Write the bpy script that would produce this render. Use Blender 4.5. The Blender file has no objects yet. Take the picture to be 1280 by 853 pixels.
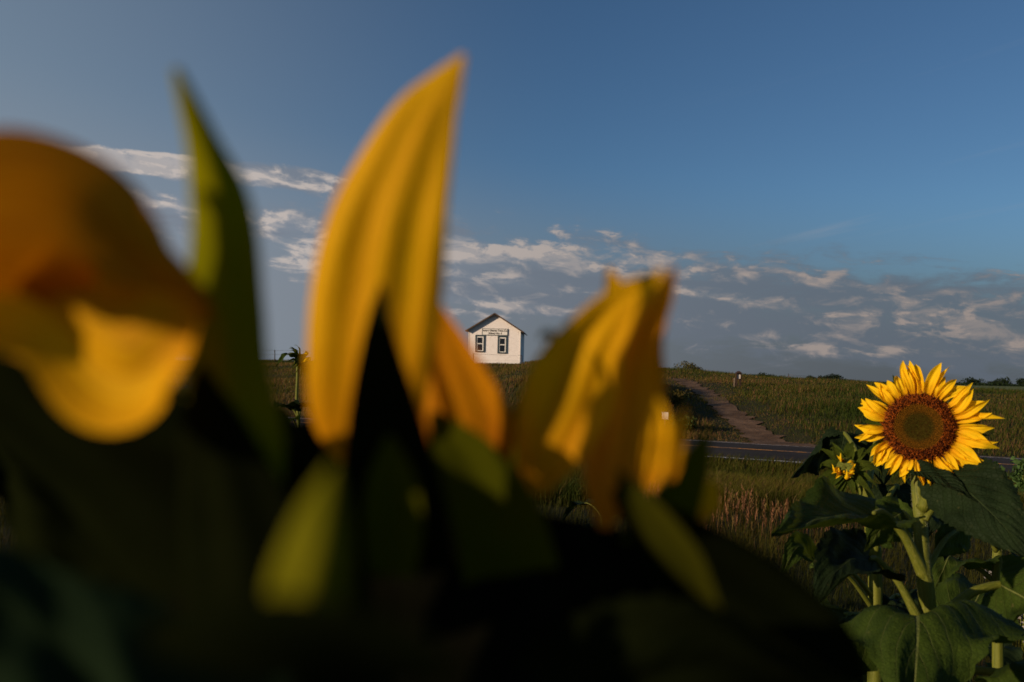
import bpy, math, random
import numpy as np
from mathutils import Vector
rnd = random.Random(7)
rng = np.random.default_rng(11)
sc = bpy.context.scene
COL = sc.collection

# ------------------------------------------------------------------ camera
F_PX = 1067.0
CAM = np.array([0.0, 0.0, 1.6])
PITCH, ROLL = math.radians(2.15), math.radians(1.3)
FWD = np.array([0, math.cos(PITCH), math.sin(PITCH)])
UP0 = np.array([0, -math.sin(PITCH), math.cos(PITCH)])
X0 = np.array([1.0, 0, 0])
RT = X0 * math.cos(ROLL) + UP0 * math.sin(ROLL)
UP = UP0 * math.cos(ROLL) - X0 * math.sin(ROLL)

def at(px, py, d):
    return CAM + d * (FWD + RT * (px - 640) / F_PX - UP * (py - 426.5) / F_PX)

cd = bpy.data.cameras.new("camera")
cam = bpy.data.objects.new("camera", cd)
COL.objects.link(cam)
from mathutils import Matrix
M = Matrix(((RT[0], UP[0], -FWD[0], CAM[0]), (RT[1], UP[1], -FWD[1], CAM[1]),
            (RT[2], UP[2], -FWD[2], CAM[2]), (0, 0, 0, 1)))
cam.matrix_world = M
cd.sensor_width = 36
cd.lens = 36 * F_PX / 1280
cd.clip_start = 0.01
cd.clip_end = 8000
cd.dof.use_dof = True
cd.dof.focus_distance = 3.2
cd.dof.aperture_fstop = 8.0
sc.camera = cam

# ------------------------------------------------------------------ nodes
class NT:
    def __init__(s, tree):
        s.t = tree; s.n = tree.nodes; s.l = tree.links
    def put(s, sock, v):
        if isinstance(v, bpy.types.NodeSocket): s.l.new(v, sock)
        elif isinstance(v, (tuple, list)):
            v = tuple(v)
            if len(v) == 3 and len(sock.default_value) == 4: v = v + (1,)
            sock.default_value = v
        else: sock.default_value = v
    def m(s, op, a, b=None, c=None, clamp=False):
        n = s.n.new("ShaderNodeMath"); n.operation = op; n.use_clamp = clamp
        for i, v in enumerate((a, b, c)):
            if v is not None: s.put(n.inputs[i], v)
        return n.outputs[0]
    def mix(s, f, a, b, mode="MIX"):
        n = s.n.new("ShaderNodeMix"); n.data_type = "RGBA"; n.blend_type = mode
        s.put(n.inputs[0], f); s.put(n.inputs[6], a); s.put(n.inputs[7], b)
        return n.outputs[2]
    def noise(s, vec, scale, detail=4, rough=.55, dist=0):
        n = s.n.new("ShaderNodeTexNoise")
        if vec is not None: s.l.new(vec, n.inputs["Vector"])
        n.inputs["Scale"].default_value = scale; n.inputs["Detail"].default_value = detail
        n.inputs["Roughness"].default_value = rough; n.inputs["Distortion"].default_value = dist
        return n.outputs["Fac"]
    def smooth(s, v, a, b, lo=0.0, hi=1.0):
        n = s.n.new("ShaderNodeMapRange"); n.interpolation_type = "SMOOTHSTEP"
        s.put(n.inputs[0], v)
        for i, q in enumerate((a, b, lo, hi)): s.put(n.inputs[i + 1], q)
        return n.outputs[0]
    def comb(s, x, y, z):
        n = s.n.new("ShaderNodeCombineXYZ")
        for i, v in enumerate((x, y, z)): s.put(n.inputs[i], v)
        return n.outputs[0]
    def sep(s, v):
        n = s.n.new("ShaderNodeSeparateXYZ"); s.l.new(v, n.inputs[0]); return n.outputs
    def tc(s, k):
        return s.n.new("ShaderNodeTexCoord").outputs[k]
    def attr(s, k="Col"):
        n = s.n.new("ShaderNodeAttribute"); n.attribute_name = k; return n.outputs["Color"]
    def bump(s, h, strength, dist):
        n = s.n.new("ShaderNodeBump"); s.put(n.inputs["Height"], h)
        n.inputs["Strength"].default_value = strength; n.inputs["Distance"].default_value = dist
        return n.outputs[0]

def material(name):
    m = bpy.data.materials.new(name); m.use_nodes = True
    m.node_tree.nodes.clear()
    g = NT(m.node_tree)
    out = m.node_tree.nodes.new("ShaderNodeOutputMaterial")
    return m, g, out

def principled(g, color, rough=.6, normal=None, spec=.4, metal=0):
    p = g.n.new("ShaderNodeBsdfPrincipled")
    g.put(p.inputs["Base Color"], color); g.put(p.inputs["Roughness"], rough)
    p.inputs["Specular IOR Level"].default_value = spec; p.inputs["Metallic"].default_value = metal
    if normal is not None: g.l.new(normal, p.inputs["Normal"])
    return p.outputs[0]

def transl(g, sh, color, fac):
    t = g.n.new("ShaderNodeBsdfTranslucent"); g.put(t.inputs[0], color)
    mx = g.n.new("ShaderNodeMixShader"); g.put(mx.inputs[0], fac)
    g.l.new(sh, mx.inputs[1]); g.l.new(t.outputs[0], mx.inputs[2])
    return mx.outputs[0]

def simple(name, col, rough=.6, var=.25, scale=30, bump=.2, dist=.002, spec=.4, metal=0):
    m, g, out = material(name)
    co = g.tc("Object")
    n = g.noise(co, scale, 5)
    k = g.smooth(n, .3, .7, 1 - var, 1 + var)
    c = g.mix(1.0, col, g.comb(k, k, k), "MULTIPLY")
    nn = g.bump(g.noise(co, scale * 4, 4), bump, dist)
    g.l.new(principled(g, c, rough, nn, spec, metal), out.inputs[0])
    return m

def blade_mat(name, tcol=(1.3, 1.2, .5), fac=.35, rough=.6):
    m, g, out = material(name)
    c = g.attr()
    sh = principled(g, c, rough, None, .06)
    sh = transl(g, sh, g.mix(1.0, c, tcol, "MULTIPLY"), fac)
    g.l.new(sh, out.inputs[0]); return m

def petal_mat(name, col, col2, base, fac=.42):
    """uv.x across -1..1, uv.y along 0..1"""
    m, g, out = material(name)
    u = g.sep(g.tc("UV"))
    co = g.tc("Object")
    v = g.comb(g.m("MULTIPLY", u[0], 9.0), g.m("MULTIPLY", u[1], .7), g.m("MULTIPLY", g.noise(co, 9, 2), 2.5))
    st = g.noise(v, 2.2, 4, .6)
    c = g.mix(g.smooth(st, .35, .68), col, col2)
    c = g.mix(g.smooth(u[1], .0, .42, .75, 0), c, base)
    nn = g.bump(g.m("ADD", g.m("MULTIPLY", st, 1.0), g.noise(co, 220, 3)), .35, .0012)
    sh = principled(g, c, .6, nn, .08)
    sh = transl(g, sh, g.mix(1.0, c, (1.0, .92, .55), "MULTIPLY"), fac)
    g.l.new(sh, out.inputs[0]); return m

def leaf_mat(name, col, dark, vein, tr, fac=.22):
    m, g, out = material(name)
    u = g.sep(g.tc("UV")); co = g.tc("Object")
    a = g.m("ABSOLUTE", u[0])
    mid = g.smooth(a, .012, .035, 1, 0)
    ph = g.m("SUBTRACT", g.m("MULTIPLY", u[1], 8.0), g.m("MULTIPLY", a, 3.4))
    ph = g.m("ADD", ph, g.m("MULTIPLY", g.noise(co, 22, 2), .35))
    fr = g.m("ABSOLUTE", g.m("SUBTRACT", g.m("FRACT", ph), .5))
    lat = g.m("MULTIPLY", g.smooth(fr, .0, .045, 1, 0), g.smooth(a, .1, .95, .85, .15))
    ve = g.m("MAXIMUM", mid, lat)
    vo = g.n.new("ShaderNodeTexVoronoi"); vo.feature = "DISTANCE_TO_EDGE"
    g.l.new(co, vo.inputs["Vector"]); vo.inputs["Scale"].default_value = 160
    cell = g.smooth(vo.outputs["Distance"], .0, .12, 0, 1)
    n = g.noise(co, 16, 5)
    c = g.mix(g.smooth(n, .3, .7), dark, col)
    c = g.mix(g.smooth(g.noise(co, 70, 4, .7), .62, .78, 0, .5), c, (.14, .12, .04))
    c = g.mix(g.m("MULTIPLY", ve, .75), c, vein)
    h = g.m("ADD", g.m("MULTIPLY", cell, .35), g.m("MULTIPLY", ve, -1.4))
    h = g.m("ADD", h, g.m("MULTIPLY", fr, 1.6))
    nn = g.bump(h, .9, .0022)
    sh = principled(g, c, .66, nn, .06)
    sh = transl(g, sh, g.mix(g.m("MULTIPLY", ve, .5), tr, c), fac)
    g.l.new(sh, out.inputs[0]); return m

MAT = {}
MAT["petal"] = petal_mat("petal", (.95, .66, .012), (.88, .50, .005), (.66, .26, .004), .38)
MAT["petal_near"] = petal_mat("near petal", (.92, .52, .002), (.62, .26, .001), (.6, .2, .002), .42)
MAT["petal_shade"] = petal_mat("shade-toned petal", (.78, .33, .003), (.52, .17, .002), (.5, .13, .004), .45)  # petal copy darkened and reddened to stand for shade
MAT["petal_shade_dark"] = petal_mat("shade-brown petal", (.55, .22, .002), (.40, .13, .001), (.42, .13, .002), .25)  # petal copy browned to paint shade onto the upper left petal
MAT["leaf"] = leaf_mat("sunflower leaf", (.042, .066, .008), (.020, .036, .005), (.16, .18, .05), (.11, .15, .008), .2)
MAT["leaf_sunlit"] = leaf_mat("pale leaf", (.075, .105, .015), (.045, .07, .01), (.2, .22, .07), (.16, .2, .01), .2)  # leaf copy lightened, sunlight put into the colour
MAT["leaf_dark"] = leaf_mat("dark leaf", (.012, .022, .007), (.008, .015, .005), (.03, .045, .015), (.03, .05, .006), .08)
MAT["shade_near"] = leaf_mat("near leaf", (.012, .016, .004), (.008, .012, .003), (.02, .026, .006), (.03, .035, .003), .10)
MAT["bract"] = leaf_mat("bract", (.085, .11, .012), (.05, .08, .01), (.14, .16, .03), (.2, .2, .01), .25)
MAT["bract_near"] = leaf_mat("near bract", (.20, .19, .002), (.15, .15, .002), (.24, .22, .004), (.3, .26, .001), .22)
def plain_leaf(name, a, b, tr, fac):
    m, g, out = material(name)
    c = g.mix(g.smooth(g.noise(g.tc("Object"), 25, 4), .3, .7), a, b)
    g.l.new(transl(g, principled(g, c, .95, None, .0), tr, fac), out.inputs[0]); return m
MAT["shade_near"] = plain_leaf("near leaf", (.006, .008, .002), (.004, .005, .0015), (.01, .014, .002), .06)  # near-black colour paints shade into the near leaves and bracts
MAT["bract_near"] = plain_leaf("near bract", (.19, .175, .002), (.12, .12, .002), (.22, .2, .001), .2)
MAT["bract_halfshade"] = plain_leaf("olive bract", (.075, .072, .002), (.045, .05, .002), (.1, .1, .001), .2)  # bract copy darkened, partial shade put into the colour
MAT["bract_olive"] = plain_leaf("pale olive bract", (.14, .13, .006), (.07, .075, .003), (.16, .15, .002), .2)
MAT["bract_shade"] = plain_leaf("shade-dark bract", (.036, .034, .002), (.022, .024, .002), (.05, .05, .001), .15)  # bract copy darkened further to paint in shade
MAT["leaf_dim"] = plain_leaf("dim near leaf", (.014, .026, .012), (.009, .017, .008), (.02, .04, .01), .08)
def stem_mat():
    m, g, out = material("stem")
    co = g.tc("UV"); u = g.sep(co)
    st = g.noise(g.comb(g.m("MULTIPLY", u[0], 26), g.m("MULTIPLY", u[1], 3), 0), 1.0, 4)
    c = g.mix(g.smooth(st, .3, .7), (.08, .10, .008), (.16, .165, .018))
    sp = g.noise(g.tc("Object"), 380, 2)
    c = g.mix(g.smooth(sp, .62, .7, 0, .5), c, (.28, .28, .12))
    nn = g.bump(g.m("ADD", st, g.m("MULTIPLY", sp, .5)), .7, .0015)
    sh = principled(g, c, .6, nn, .25)
    g.l.new(transl(g, sh, (.3, .3, .05), .12), out.inputs[0]); return m
MAT["stem"] = stem_mat()
MAT["floret"] = blade_mat("floret", (1.1, .8, .4), .15)
MAT["disc"] = simple("flower disc", (.02, .011, .002), .95, .4, 300, .5, .001, .0)
MAT["receptacle"] = simple("receptacle", (.004, .004, .002), .95, .3, 120, .5, .001, .0)
MAT["hair"] = blade_mat("stem hair", (1, 1, .8), .4)
MAT["grass"] = blade_mat("grass blades", (1.25, 1.15, .4), .35)

# ------------------------------------------------------------------ mesh helpers
def link(name, verts, faces, mat, parent=None, uvs=None, cols=None, smooth=True, loc=None):
    """verts in world space; shifted to the parent's (or loc's) origin"""
    v = np.asarray(verts, dtype=float).reshape(-1, 3)
    off = np.zeros(3)
    if parent is not None:
        p = parent
        while p is not None:
            off = off + np.array(p.location); p = p.parent
    base = off.copy()
    if loc is not None: base = np.asarray(loc, float)
    me = bpy.data.meshes.new(name)
    me.from_pydata((v - base).tolist(), [], faces)
    me.materials.append(mat)
    if smooth: me.shade_smooth()
    if uvs is not None:
        uvl = me.uv_layers.new(name="UVMap")
        idx = np.empty(len(me.loops), dtype=np.int32); me.loops.foreach_get("vertex_index", idx)
        uvl.data.foreach_set("uv", np.asarray(uvs, dtype=np.float32)[idx].ravel())
    if cols is not None:
        a = me.color_attributes.new("Col", "FLOAT_COLOR", "POINT")
        c = np.ones((len(v), 4), dtype=np.float32); c[:, :3] = cols
        a.data.foreach_set("color", c.ravel())
    o = bpy.data.objects.new(name, me); COL.objects.link(o)
    if parent is not None: o.parent = parent
    if loc is not None: o.location = tuple(np.asarray(loc, float) - off)
    return o

def fast_mesh(name, verts, tris, mat, cols=None, loc=(0, 0, 0), parent=None):
    v = (np.asarray(verts, np.float64) - np.asarray(loc)).astype(np.float32)
    t = np.asarray(tris, np.int32)
    me = bpy.data.meshes.new(name)
    me.vertices.add(len(v)); me.vertices.foreach_set("co", v.ravel())
    me.loops.add(t.size); me.loops.foreach_set("vertex_index", t.ravel())
    me.polygons.add(len(t))
    me.polygons.foreach_set("loop_start", np.arange(0, t.size, 3, dtype=np.int32))
    me.update(calc_edges=True)
    me.materials.append(mat)
    if cols is not None:
        a = me.color_attributes.new("Col", "FLOAT_COLOR", "POINT")
        c = np.ones((len(v), 4), dtype=np.float32); c[:, :3] = cols
        a.data.foreach_set("color", c.ravel())
    o = bpy.data.objects.new(name, me); COL.objects.link(o)
    if parent is not None: o.parent = parent
    else: o.location = loc
    return o

def root(name, label, cat, loc, group=None):
    o = bpy.data.objects.new(name, None); o.empty_display_size = .1
    COL.objects.link(o); o.location = tuple(float(q) for q in loc)
    o["label"] = label; o["category"] = cat
    if group: o["group"] = group
    return o
def tag(o, label, cat, group=None):
    o["label"] = label; o["category"] = cat
    if group: o["group"] = group
    return o
def struct(o, label=None, cat=None, kind="structure"):
    o["kind"] = kind
    if label: o["label"] = label
    if cat: o["category"] = cat
    return o

def catmull(P, n):
    P = np.asarray(P, float)
    if P.ndim == 1: P = P[:, None]
    k = len(P)
    Q = np.vstack([2 * P[0] - P[1], P, 2 * P[-1] - P[-2]])
    t = np.linspace(0, k - 1 - 1e-9, n)
    i = np.floor(t).astype(int); f = (t - i)[:, None]
    a, b, c, d = Q[i], Q[i + 1], Q[i + 2], Q[i + 3]
    return .5 * ((2 * b) + (-a + c) * f + (2 * a - 5 * b + 4 * c - d) * f ** 2 + (-a + 3 * b - 3 * c + d) * f ** 3)

def unit(v):
    v = np.asarray(v, float)
    return v / (np.linalg.norm(v, axis=-1, keepdims=True) + 1e-12)

def ribbon(P, W, side, n=30, k=13, cup=0.0, folds=0.0, nf=2.5, ripple=0.0, seed=0, serr=0.0, back=0.0, twist=0.0, puck=0.0):
    """sheet along curve P; W full widths at control points; side = across vector(s)"""
    r = np.random.default_rng(seed)
    C = catmull(P, n); w = np.maximum(catmull(W, n)[:, 0], 0)
    side = np.asarray(side, float)
    S = np.repeat(side[None], n, 0) if side.ndim == 1 else catmull(side, n)
    T = unit(np.gradient(C, axis=0))
    S = unit(S - (S * T).sum(1, keepdims=True) * T)
    N = np.cross(T, S)
    if twist:
        a = np.linspace(0, twist, n)[:, None]
        S, N = S * np.cos(a) + N * np.sin(a), N * np.cos(a) - S * np.sin(a)
    t = np.linspace(-1, 1, k)
    s = np.linspace(0, 1, n)
    tt, ss = np.meshgrid(t, s)
    ph = r.uniform(0, 6.28, 4)
    ww = w[:, None] / 2
    edge = 1 + serr * (np.abs(((ss * 17 + ph[3]) % 1) - .5) * 2 - .5) * (np.abs(tt) > .9)
    z = cup * ww * (tt ** 2 - .3)
    z = z + folds * ww * np.sin(tt * nf * 3.14 + ph[0] + ss * 1.2) * np.sin(np.pi * np.clip(ss * 1.1, 0, 1)) 
    z = z + ripple * ww * np.abs(tt) ** 2 * (np.sin(ss * 13 + ph[1] + tt * 1.5) + .6 * np.sin(ss * 23 + ph[2] - tt * 2))
    V = C[:, None] + S[:, None] * (tt * ww * edge)[..., None] + N[:, None] * z[..., None]
    if puck:
        q = np.abs(np.sin(np.pi * (8 * ss - 3.4 * np.abs(tt)))) ** .7 * np.clip(np.abs(tt) * 4, 0, 1) * (1 - np.abs(tt) ** 3)
        lump = np.sin(ss * 9 + ph[1] * 3) * np.sin(tt * 4.3 + ph[2]) + .6 * np.sin(ss * 17 + tt * 7 + ph[0])
        V = V + N[:, None] * ((q * puck + lump * puck * 1.1) * w.max() / 2)[..., None]
    if back:
        L = np.linalg.norm(np.diff(C, axis=0), axis=1).sum()
        V = V - T[0][None, None] * (back * L * tt ** 2 * (1 - ss) ** 4)[..., None]
    idx = np.arange(n * k).reshape(n, k)
    faces = np.stack([idx[:-1, :-1], idx[1:, :-1], idx[1:, 1:], idx[:-1, 1:]], -1).reshape(-1, 4)
    uv = np.stack([tt, ss], -1).reshape(-1, 2)
    return V.reshape(-1, 3), faces.tolist(), uv

def tube(P, R, n=24, k=12, ridge=.05, cap=True):
    C = catmull(P, n); rr = catmull(R, n)[:, 0]
    T = unit(np.gradient(C, axis=0))
    ref = np.array([0.3, .9, .1]) if abs(T[0][1]) < .8 else np.array([1., 0, 0])
    S = unit(np.cross(T, ref)); N = np.cross(T, S)
    a = np.linspace(0, 2 * np.pi, k, endpoint=False)
    rad = rr[:, None] * (1 + ridge * np.sin(a * 5)[None])
    V = C[:, None] + (S[:, None] * np.cos(a)[None, :, None] + N[:, None] * np.sin(a)[None, :, None]) * rad[..., None]
    idx = np.arange(n * k).reshape(n, k); nx = np.roll(idx, -1, 1)
    faces = np.stack([idx[:-1], nx[:-1], nx[1:], idx[1:]], -1).reshape(-1, 4).tolist()
    if cap:
        faces.append(idx[0][::-1].tolist()); faces.append(idx[-1].tolist())
    uv = np.stack(np.broadcast_arrays(a[None] / 6.283, np.linspace(0, 1, n)[:, None] * 4), -1).reshape(-1, 2)
    return V.reshape(-1, 3), faces, uv

def merge(parts):
    V, F, U = [], [], []; o = 0
    for p in parts:
        V.append(np.asarray(p[0]))
        F += [[i + o for i in f] for f in p[1]]
        U.append(np.asarray(p[2]) if len(p) > 2 and p[2] is not None else np.zeros((len(p[0]), 2)))
        o += len(p[0])
    return np.vstack(V), F, np.vstack(U)

def box(c, sx, sy, sz, ax=(1, 0, 0), ay=(0, 1, 0), az=(0, 0, 1)):
    c = np.asarray(c, float); ax, ay, az = map(np.asarray, (ax, ay, az))
    V = [c + ax * sx / 2 * i + ay * sy / 2 * j + az * sz / 2 * k for k in (-1, 1) for j in (-1, 1) for i in (-1, 1)]
    Fc = [[0, 2, 3, 1], [4, 5, 7, 6], [0, 1, 5, 4], [2, 6, 7, 3], [0, 4, 6, 2], [1, 3, 7, 5]]
    return np.array(V), Fc, None

# ------------------------------------------------------------------ terrain
def sst(a, b, x):
    t = np.clip((x - a) / (b - a), 0, 1); return t * t * (3 - 2 * t)

NR = 0.894          # road: perpendicular distance n past its far edge
def nroad(x, y): return (y + .5 * x - 27.7) * NR
HPX = [-60, -20, 8, 16, 22, 30, 38, 50, 110]
HPZ = [2.2, 2.5, 2.62, 1.95, 1.62, 1.0, .55, .15, 0]
TRK = None
def base_h(x, y):
    x = np.asarray(x, float); y = np.asarray(y, float)
    n = nroad(x, y)
    xe = x * 90 / np.clip(y, 45, 1e9)
    xe = np.where(y < 90, x * (.45 + .55 * np.clip(y, 0, 90) / 90) + xe * .0, x)
    hp = np.interp(xe, HPX, HPZ)
    s = (1 - np.exp(-np.clip(n - 1.0, 0, None) / 25))/.93
    far = -.3 + (hp + .3) * s
    far = far + (-.15 - far) * sst(112, 300, y)
    near = -.3 * sst(-16, -7, n) - .15 * np.exp(-((n + 7.2) / 1.2) ** 2)
    h = np.where(n > -3, far, near)
    w = (np.sin(x * .31 + y * .17) + np.sin(x * .13 - y * .23 + 1) + np.sin(x * .7 + y * .51 + 2) * .5)
    h = h + .06 * w * sst(2, 10, n) * (1 - sst(120, 300, y)) + .02 * np.sin(x * 1.7 + 3) * np.sin(y * 1.3) * sst(-7, -10, n)
    return h

def hit(px, py, fn, d0=6, d1=600):
    d = d0
    while d < d1:
        p = at(px, py, d)
        if p[2] < float(fn(p[0], p[1])): return p
        d *= 1.004
    return at(px, py, d1)

TRK_PX = [(1003, 568), (962, 549), (936, 528), (908, 506), (884, 489), (862, 479), (846, 474.5)]
TRK = np.array([hit(a, b, base_h, 15, 110)[:2] for a, b in TRK_PX])
TRK_C = catmull(TRK, 90)
def track_dist(x, y):
    """signed lateral offset (left negative) and along-fraction"""
    x = np.asarray(x, float); y = np.asarray(y, float)
    shp = x.shape; xf = x.ravel(); yf = y.ravel()
    best = np.full(len(xf), 1e9); sg = np.zeros(len(xf)); fr = np.zeros(len(xf))
    m = (np.abs(xf) < 60) & (yf > 14) & (yf < 120)
    if m.any():
        P = np.stack([xf[m], yf[m]], -1)
        T = np.gradient(TRK_C, axis=0)
        bb = np.full(len(P), 1e9); s2 = np.zeros(len(P)); f2 = np.zeros(len(P))
        for i in range(len(TRK_C)):
            dv = P - TRK_C[i]; dd = np.hypot(dv[:, 0], dv[:, 1])
            q = dd < bb
            bb[q] = dd[q]; f2[q] = i / (len(TRK_C) - 1)
            cr = T[i][0] * dv[:, 1] - T[i][1] * dv[:, 0]
            s2[q] = -np.sign(cr[q])
        best[m] = bb; sg[m] = s2; fr[m] = f2
    return (best * np.where(sg == 0, 1, sg)).reshape(shp), fr.reshape(shp)

def H(x, y):
    h = base_h(x, y)
    d, f = track_dist(x, y)
    n = nroad(x, y)
    env = sst(.4, 2.4, n) * (1 - sst(.60, .92, f))
    bank = sst(-2.7, -4.9, d) * (1 - sst(-7.5, -13, d))
    h = h + bank * env * 1.5
    h = h - .18 * np.exp(-(d / 1.4) ** 2) * env
    return h
def Hs(x, y): return float(H(np.array([x]), np.array([y]))[0])

def grid_mesh(name, X, Y, Z, mat, **kw):
    n, k = X.shape
    V = np.stack([X, Y, Z], -1).reshape(-1, 3)
    idx = np.arange(n * k).reshape(n, k)
    a = np.stack([idx[:-1, :-1], idx[:-1, 1:], idx[1:, 1:]], -1).reshape(-1, 3)
    b = np.stack([idx[:-1, :-1], idx[1:, 1:], idx[1:, :-1]], -1).reshape(-1, 3)
    o = fast_mesh(name, V, np.vstack([a, b]), mat, **kw)
    o.data.shade_smooth(); return o

def ground_mat():
    m, g, out = material("soil and turf")
    co = g.tc("Object")
    n1 = g.noise(co, .25, 5); n2 = g.noise(co, 3.0, 6, .65)
    c = g.mix(g.smooth(n1, .35, .65), (.018, .024, .007), (.032, .03, .012))
    c = g.mix(g.smooth(n2, .4, .7, 0, .7), c, (.04, .03, .017))
    nn = g.bump(g.noise(co, 5, 8, .7), .8, .08)
    g.l.new(principled(g, c, .95, nn, .1), out.inputs[0]); return m
MAT["ground"] = ground_mat()

ys = np.concatenate([np.linspace(-30, 16, 70), np.linspace(16.2, 62, 190), np.linspace(62.6, 130, 100), np.geomspace(132, 6000, 70)])
cs = np.linspace(-1, 1, 401)
Y = np.repeat(ys[:, None], 401, 1)
X = cs[None] * (26 + 1.15 * np.clip(Y, 0, None))
ground = struct(grid_mesh("ground", X, Y, H(X, Y), MAT["ground"]), "grassy prairie ground rising to a low hill", "ground")

# road ----------------------------------------------------------------
def road_mat():
    m, g, out = material("asphalt")
    co = g.tc("Object")
    c = g.mix(g.smooth(g.noise(co, .8, 5), .3, .7), (.026, .021, .018), (.042, .034, .028))
    c = g.mix(g.smooth(g.noise(co, 60, 3), .5, .7, 0, .5), c, (.07, .062, .055))
    g.l.new(principled(g, c, .85, g.bump(g.noise(co, 90, 4), .5, .006), .08), out.inputs[0]); return m
MAT["road"] = road_mat()
def paint_mat(name, col):
    m, g, out = material(name)
    co = g.tc("Object")
    c = g.mix(g.smooth(g.noise(co, 7, 6, .75), .42, .6), col, (.07, .065, .06))
    g.l.new(principled(g, c, .7, None, .3), out.inputs[0]); return m
MAT["white_line"] = paint_mat("white road paint", (.62, .6, .56))
MAT["yellow_line"] = paint_mat("yellow road paint", (.75, .30, .02))
RD = unit(np.array([1, -.5])); RN = np.array([-RD[1], RD[0]])   # along, and across towards the hill
R0 = np.array([0, 27.7])
def strip(name, n0, n1, dz, mat, s0=-70, s1=60, seg=260, wob=0.0, parent=None, kn=5):
    s = np.linspace(s0, s1, seg); q = np.linspace(0, 1, kn)
    a = n0 + wob * np.interp(s, np.linspace(s0, s1, 120), rng.uniform(-1, 1, 120))
    b = n1 + wob * np.interp(s, np.linspace(s0, s1, 120), rng.uniform(-1, 1, 120))
    nn = a[:, None] + (b - a)[:, None] * q[None]
    P = R0[None, None] + RD[None, None] * s[:, None, None] + RN[None, None] * nn[..., None]
    Zr = -.3 + dz + 0 * nn
    crown = .05 * (1 - ((nn + 2.6) / 2.8) ** 2)
    return grid_mesh(name, P[..., 0], P[..., 1], Zr + crown, mat, parent=parent)
MAT["gravel"] = simple("gravel shoulder", (.17, .12, .085), .95, .4, 6, .8, .03, .1)
shoulder = struct(strip("gravel_shoulder", .0, 1.3, .035, MAT["gravel"], wob=.25), "pale gravel strip along the far edge of the road", "gravel")
road = struct(strip("road", -5.2, .05, .05, MAT["road"]), "dark asphalt country road crossing below the hill", "road")
for nm, a, b, mt in (("edge_line", -4.98, -4.84, "white_line"), ("edge_line", -.32, -.2, "white_line"), ("centre_line", -2.62, -2.44, "yellow_line")):
    struct(strip(nm, a, b, .056, MAT[mt], parent=road, kn=2))

# track ---------------------------------------------------------------
def dirt_mat():
    m, g, out = material("bare dirt")
    co = g.tc("Object")
    c = g.mix(g.smooth(g.noise(co, 1.1, 6, .65), .35, .65), (.075, .045, .027), (.15, .092, .056))
    g.l.new(principled(g, c, .95, g.bump(g.noise(co, 3.5, 8, .7), 1.0, .07), .1), out.inputs[0]); return m
MAT["dirt"] = dirt_mat()
n = 200
TC = catmull(TRK, n); TT = unit(np.gradient(TC, axis=0)); TN = np.stack([-TT[:, 1], TT[:, 0]], -1)
wob = np.interp(np.arange(n), np.linspace(0, n, 60), rng.uniform(-.22, .22, 60))
wob2 = np.interp(np.arange(n), np.linspace(0, n, 60), rng.uniform(-.22, .22, 60))
flare = 2.2 * np.exp(-np.arange(n) / 14)
q = np.linspace(0, 1, 9)
hw1 = .50 + wob + flare * .6; hw2 = .42 + wob2 + flare * 1.2
lat = hw1[:, None] * (1 - q)[None] - hw2[:, None] * q[None]
Px = TC[:, None, 0] + TN[:, None, 0] * lat; Py = TC[:, None, 1] + TN[:, None, 1] * lat
Pz = H(Px, Py) + .04
Pz = np.where(nroad(Px, Py) < 1.2, np.maximum(Pz, -.235), Pz)
struct(grid_mesh("dirt_track", Px, Py, Pz, MAT["dirt"]), "rutted bare dirt track climbing the hill from the road", "track")

# far fields ------------------------------------------------------------
def field_mat(name, a, b):
    m, g, out = material(name)
    co = g.tc("Object"); s = g.sep(co)
    v = g.comb(g.m("MULTIPLY", s[0], .01), g.m("MULTIPLY", s[1], .06), 0)
    c = g.mix(g.smooth(g.noise(v, 1.5, 6, .65), .35, .65), a, b)
    g.l.new(principled(g, c, .95, g.bump(g.noise(co, 1.2, 6), 1.0, .3), .05), out.inputs[0]); return m
def field(name, x0, x1, y0, y1, skew, dz, mat):
    u = np.linspace(0, 1, 60); v = np.linspace(0, 1, 40) ** 1.5
    Yf = y0 + (y1 - y0) * v[:, None] + skew * u[None]
    Xf = x0 * (Yf / y0) + (x1 - x0) * (Yf / y0) * u[None]
    return grid_mesh(name, Xf, Yf, H(Xf, Yf) + dz, mat)
struct(field("pale_green_field", -10, 230, 170, 620, 0, .3, field_mat("pale crop", (.10, .125, .045), (.14, .15, .06))), "pale green crop field beyond the reddish grass", "field")
struct(field("dark_green_field", -150, 700, 640, 1500, 0, .3, field_mat("dark crop", (.022, .04, .016), (.032, .05, .02))), "dark green field along the horizon", "field")

# ------------------------------------------------------------------ grass (uncountable)
def vnoise(x, y, s, seed=0):
    r = np.random.default_rng(seed); G = r.random((64, 64))
    xx = x / s; yy = y / s
    i = np.floor(xx).astype(int); j = np.floor(yy).astype(int)
    fx = xx - i; fy = yy - j; fx = fx * fx * (3 - 2 * fx); fy = fy * fy * (3 - 2 * fy)
    g = lambda a, b: G[a % 64, b % 64]
    return (g(i, j) * (1 - fx) + g(i + 1, j) * fx) * (1 - fy) + (g(i, j + 1) * (1 - fx) + g(i + 1, j + 1) * fx) * fy

def house_mask(x, y): return (np.abs(x + 2.2) < 3.3) & (y > 97.2) & (y < 106.5)

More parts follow.
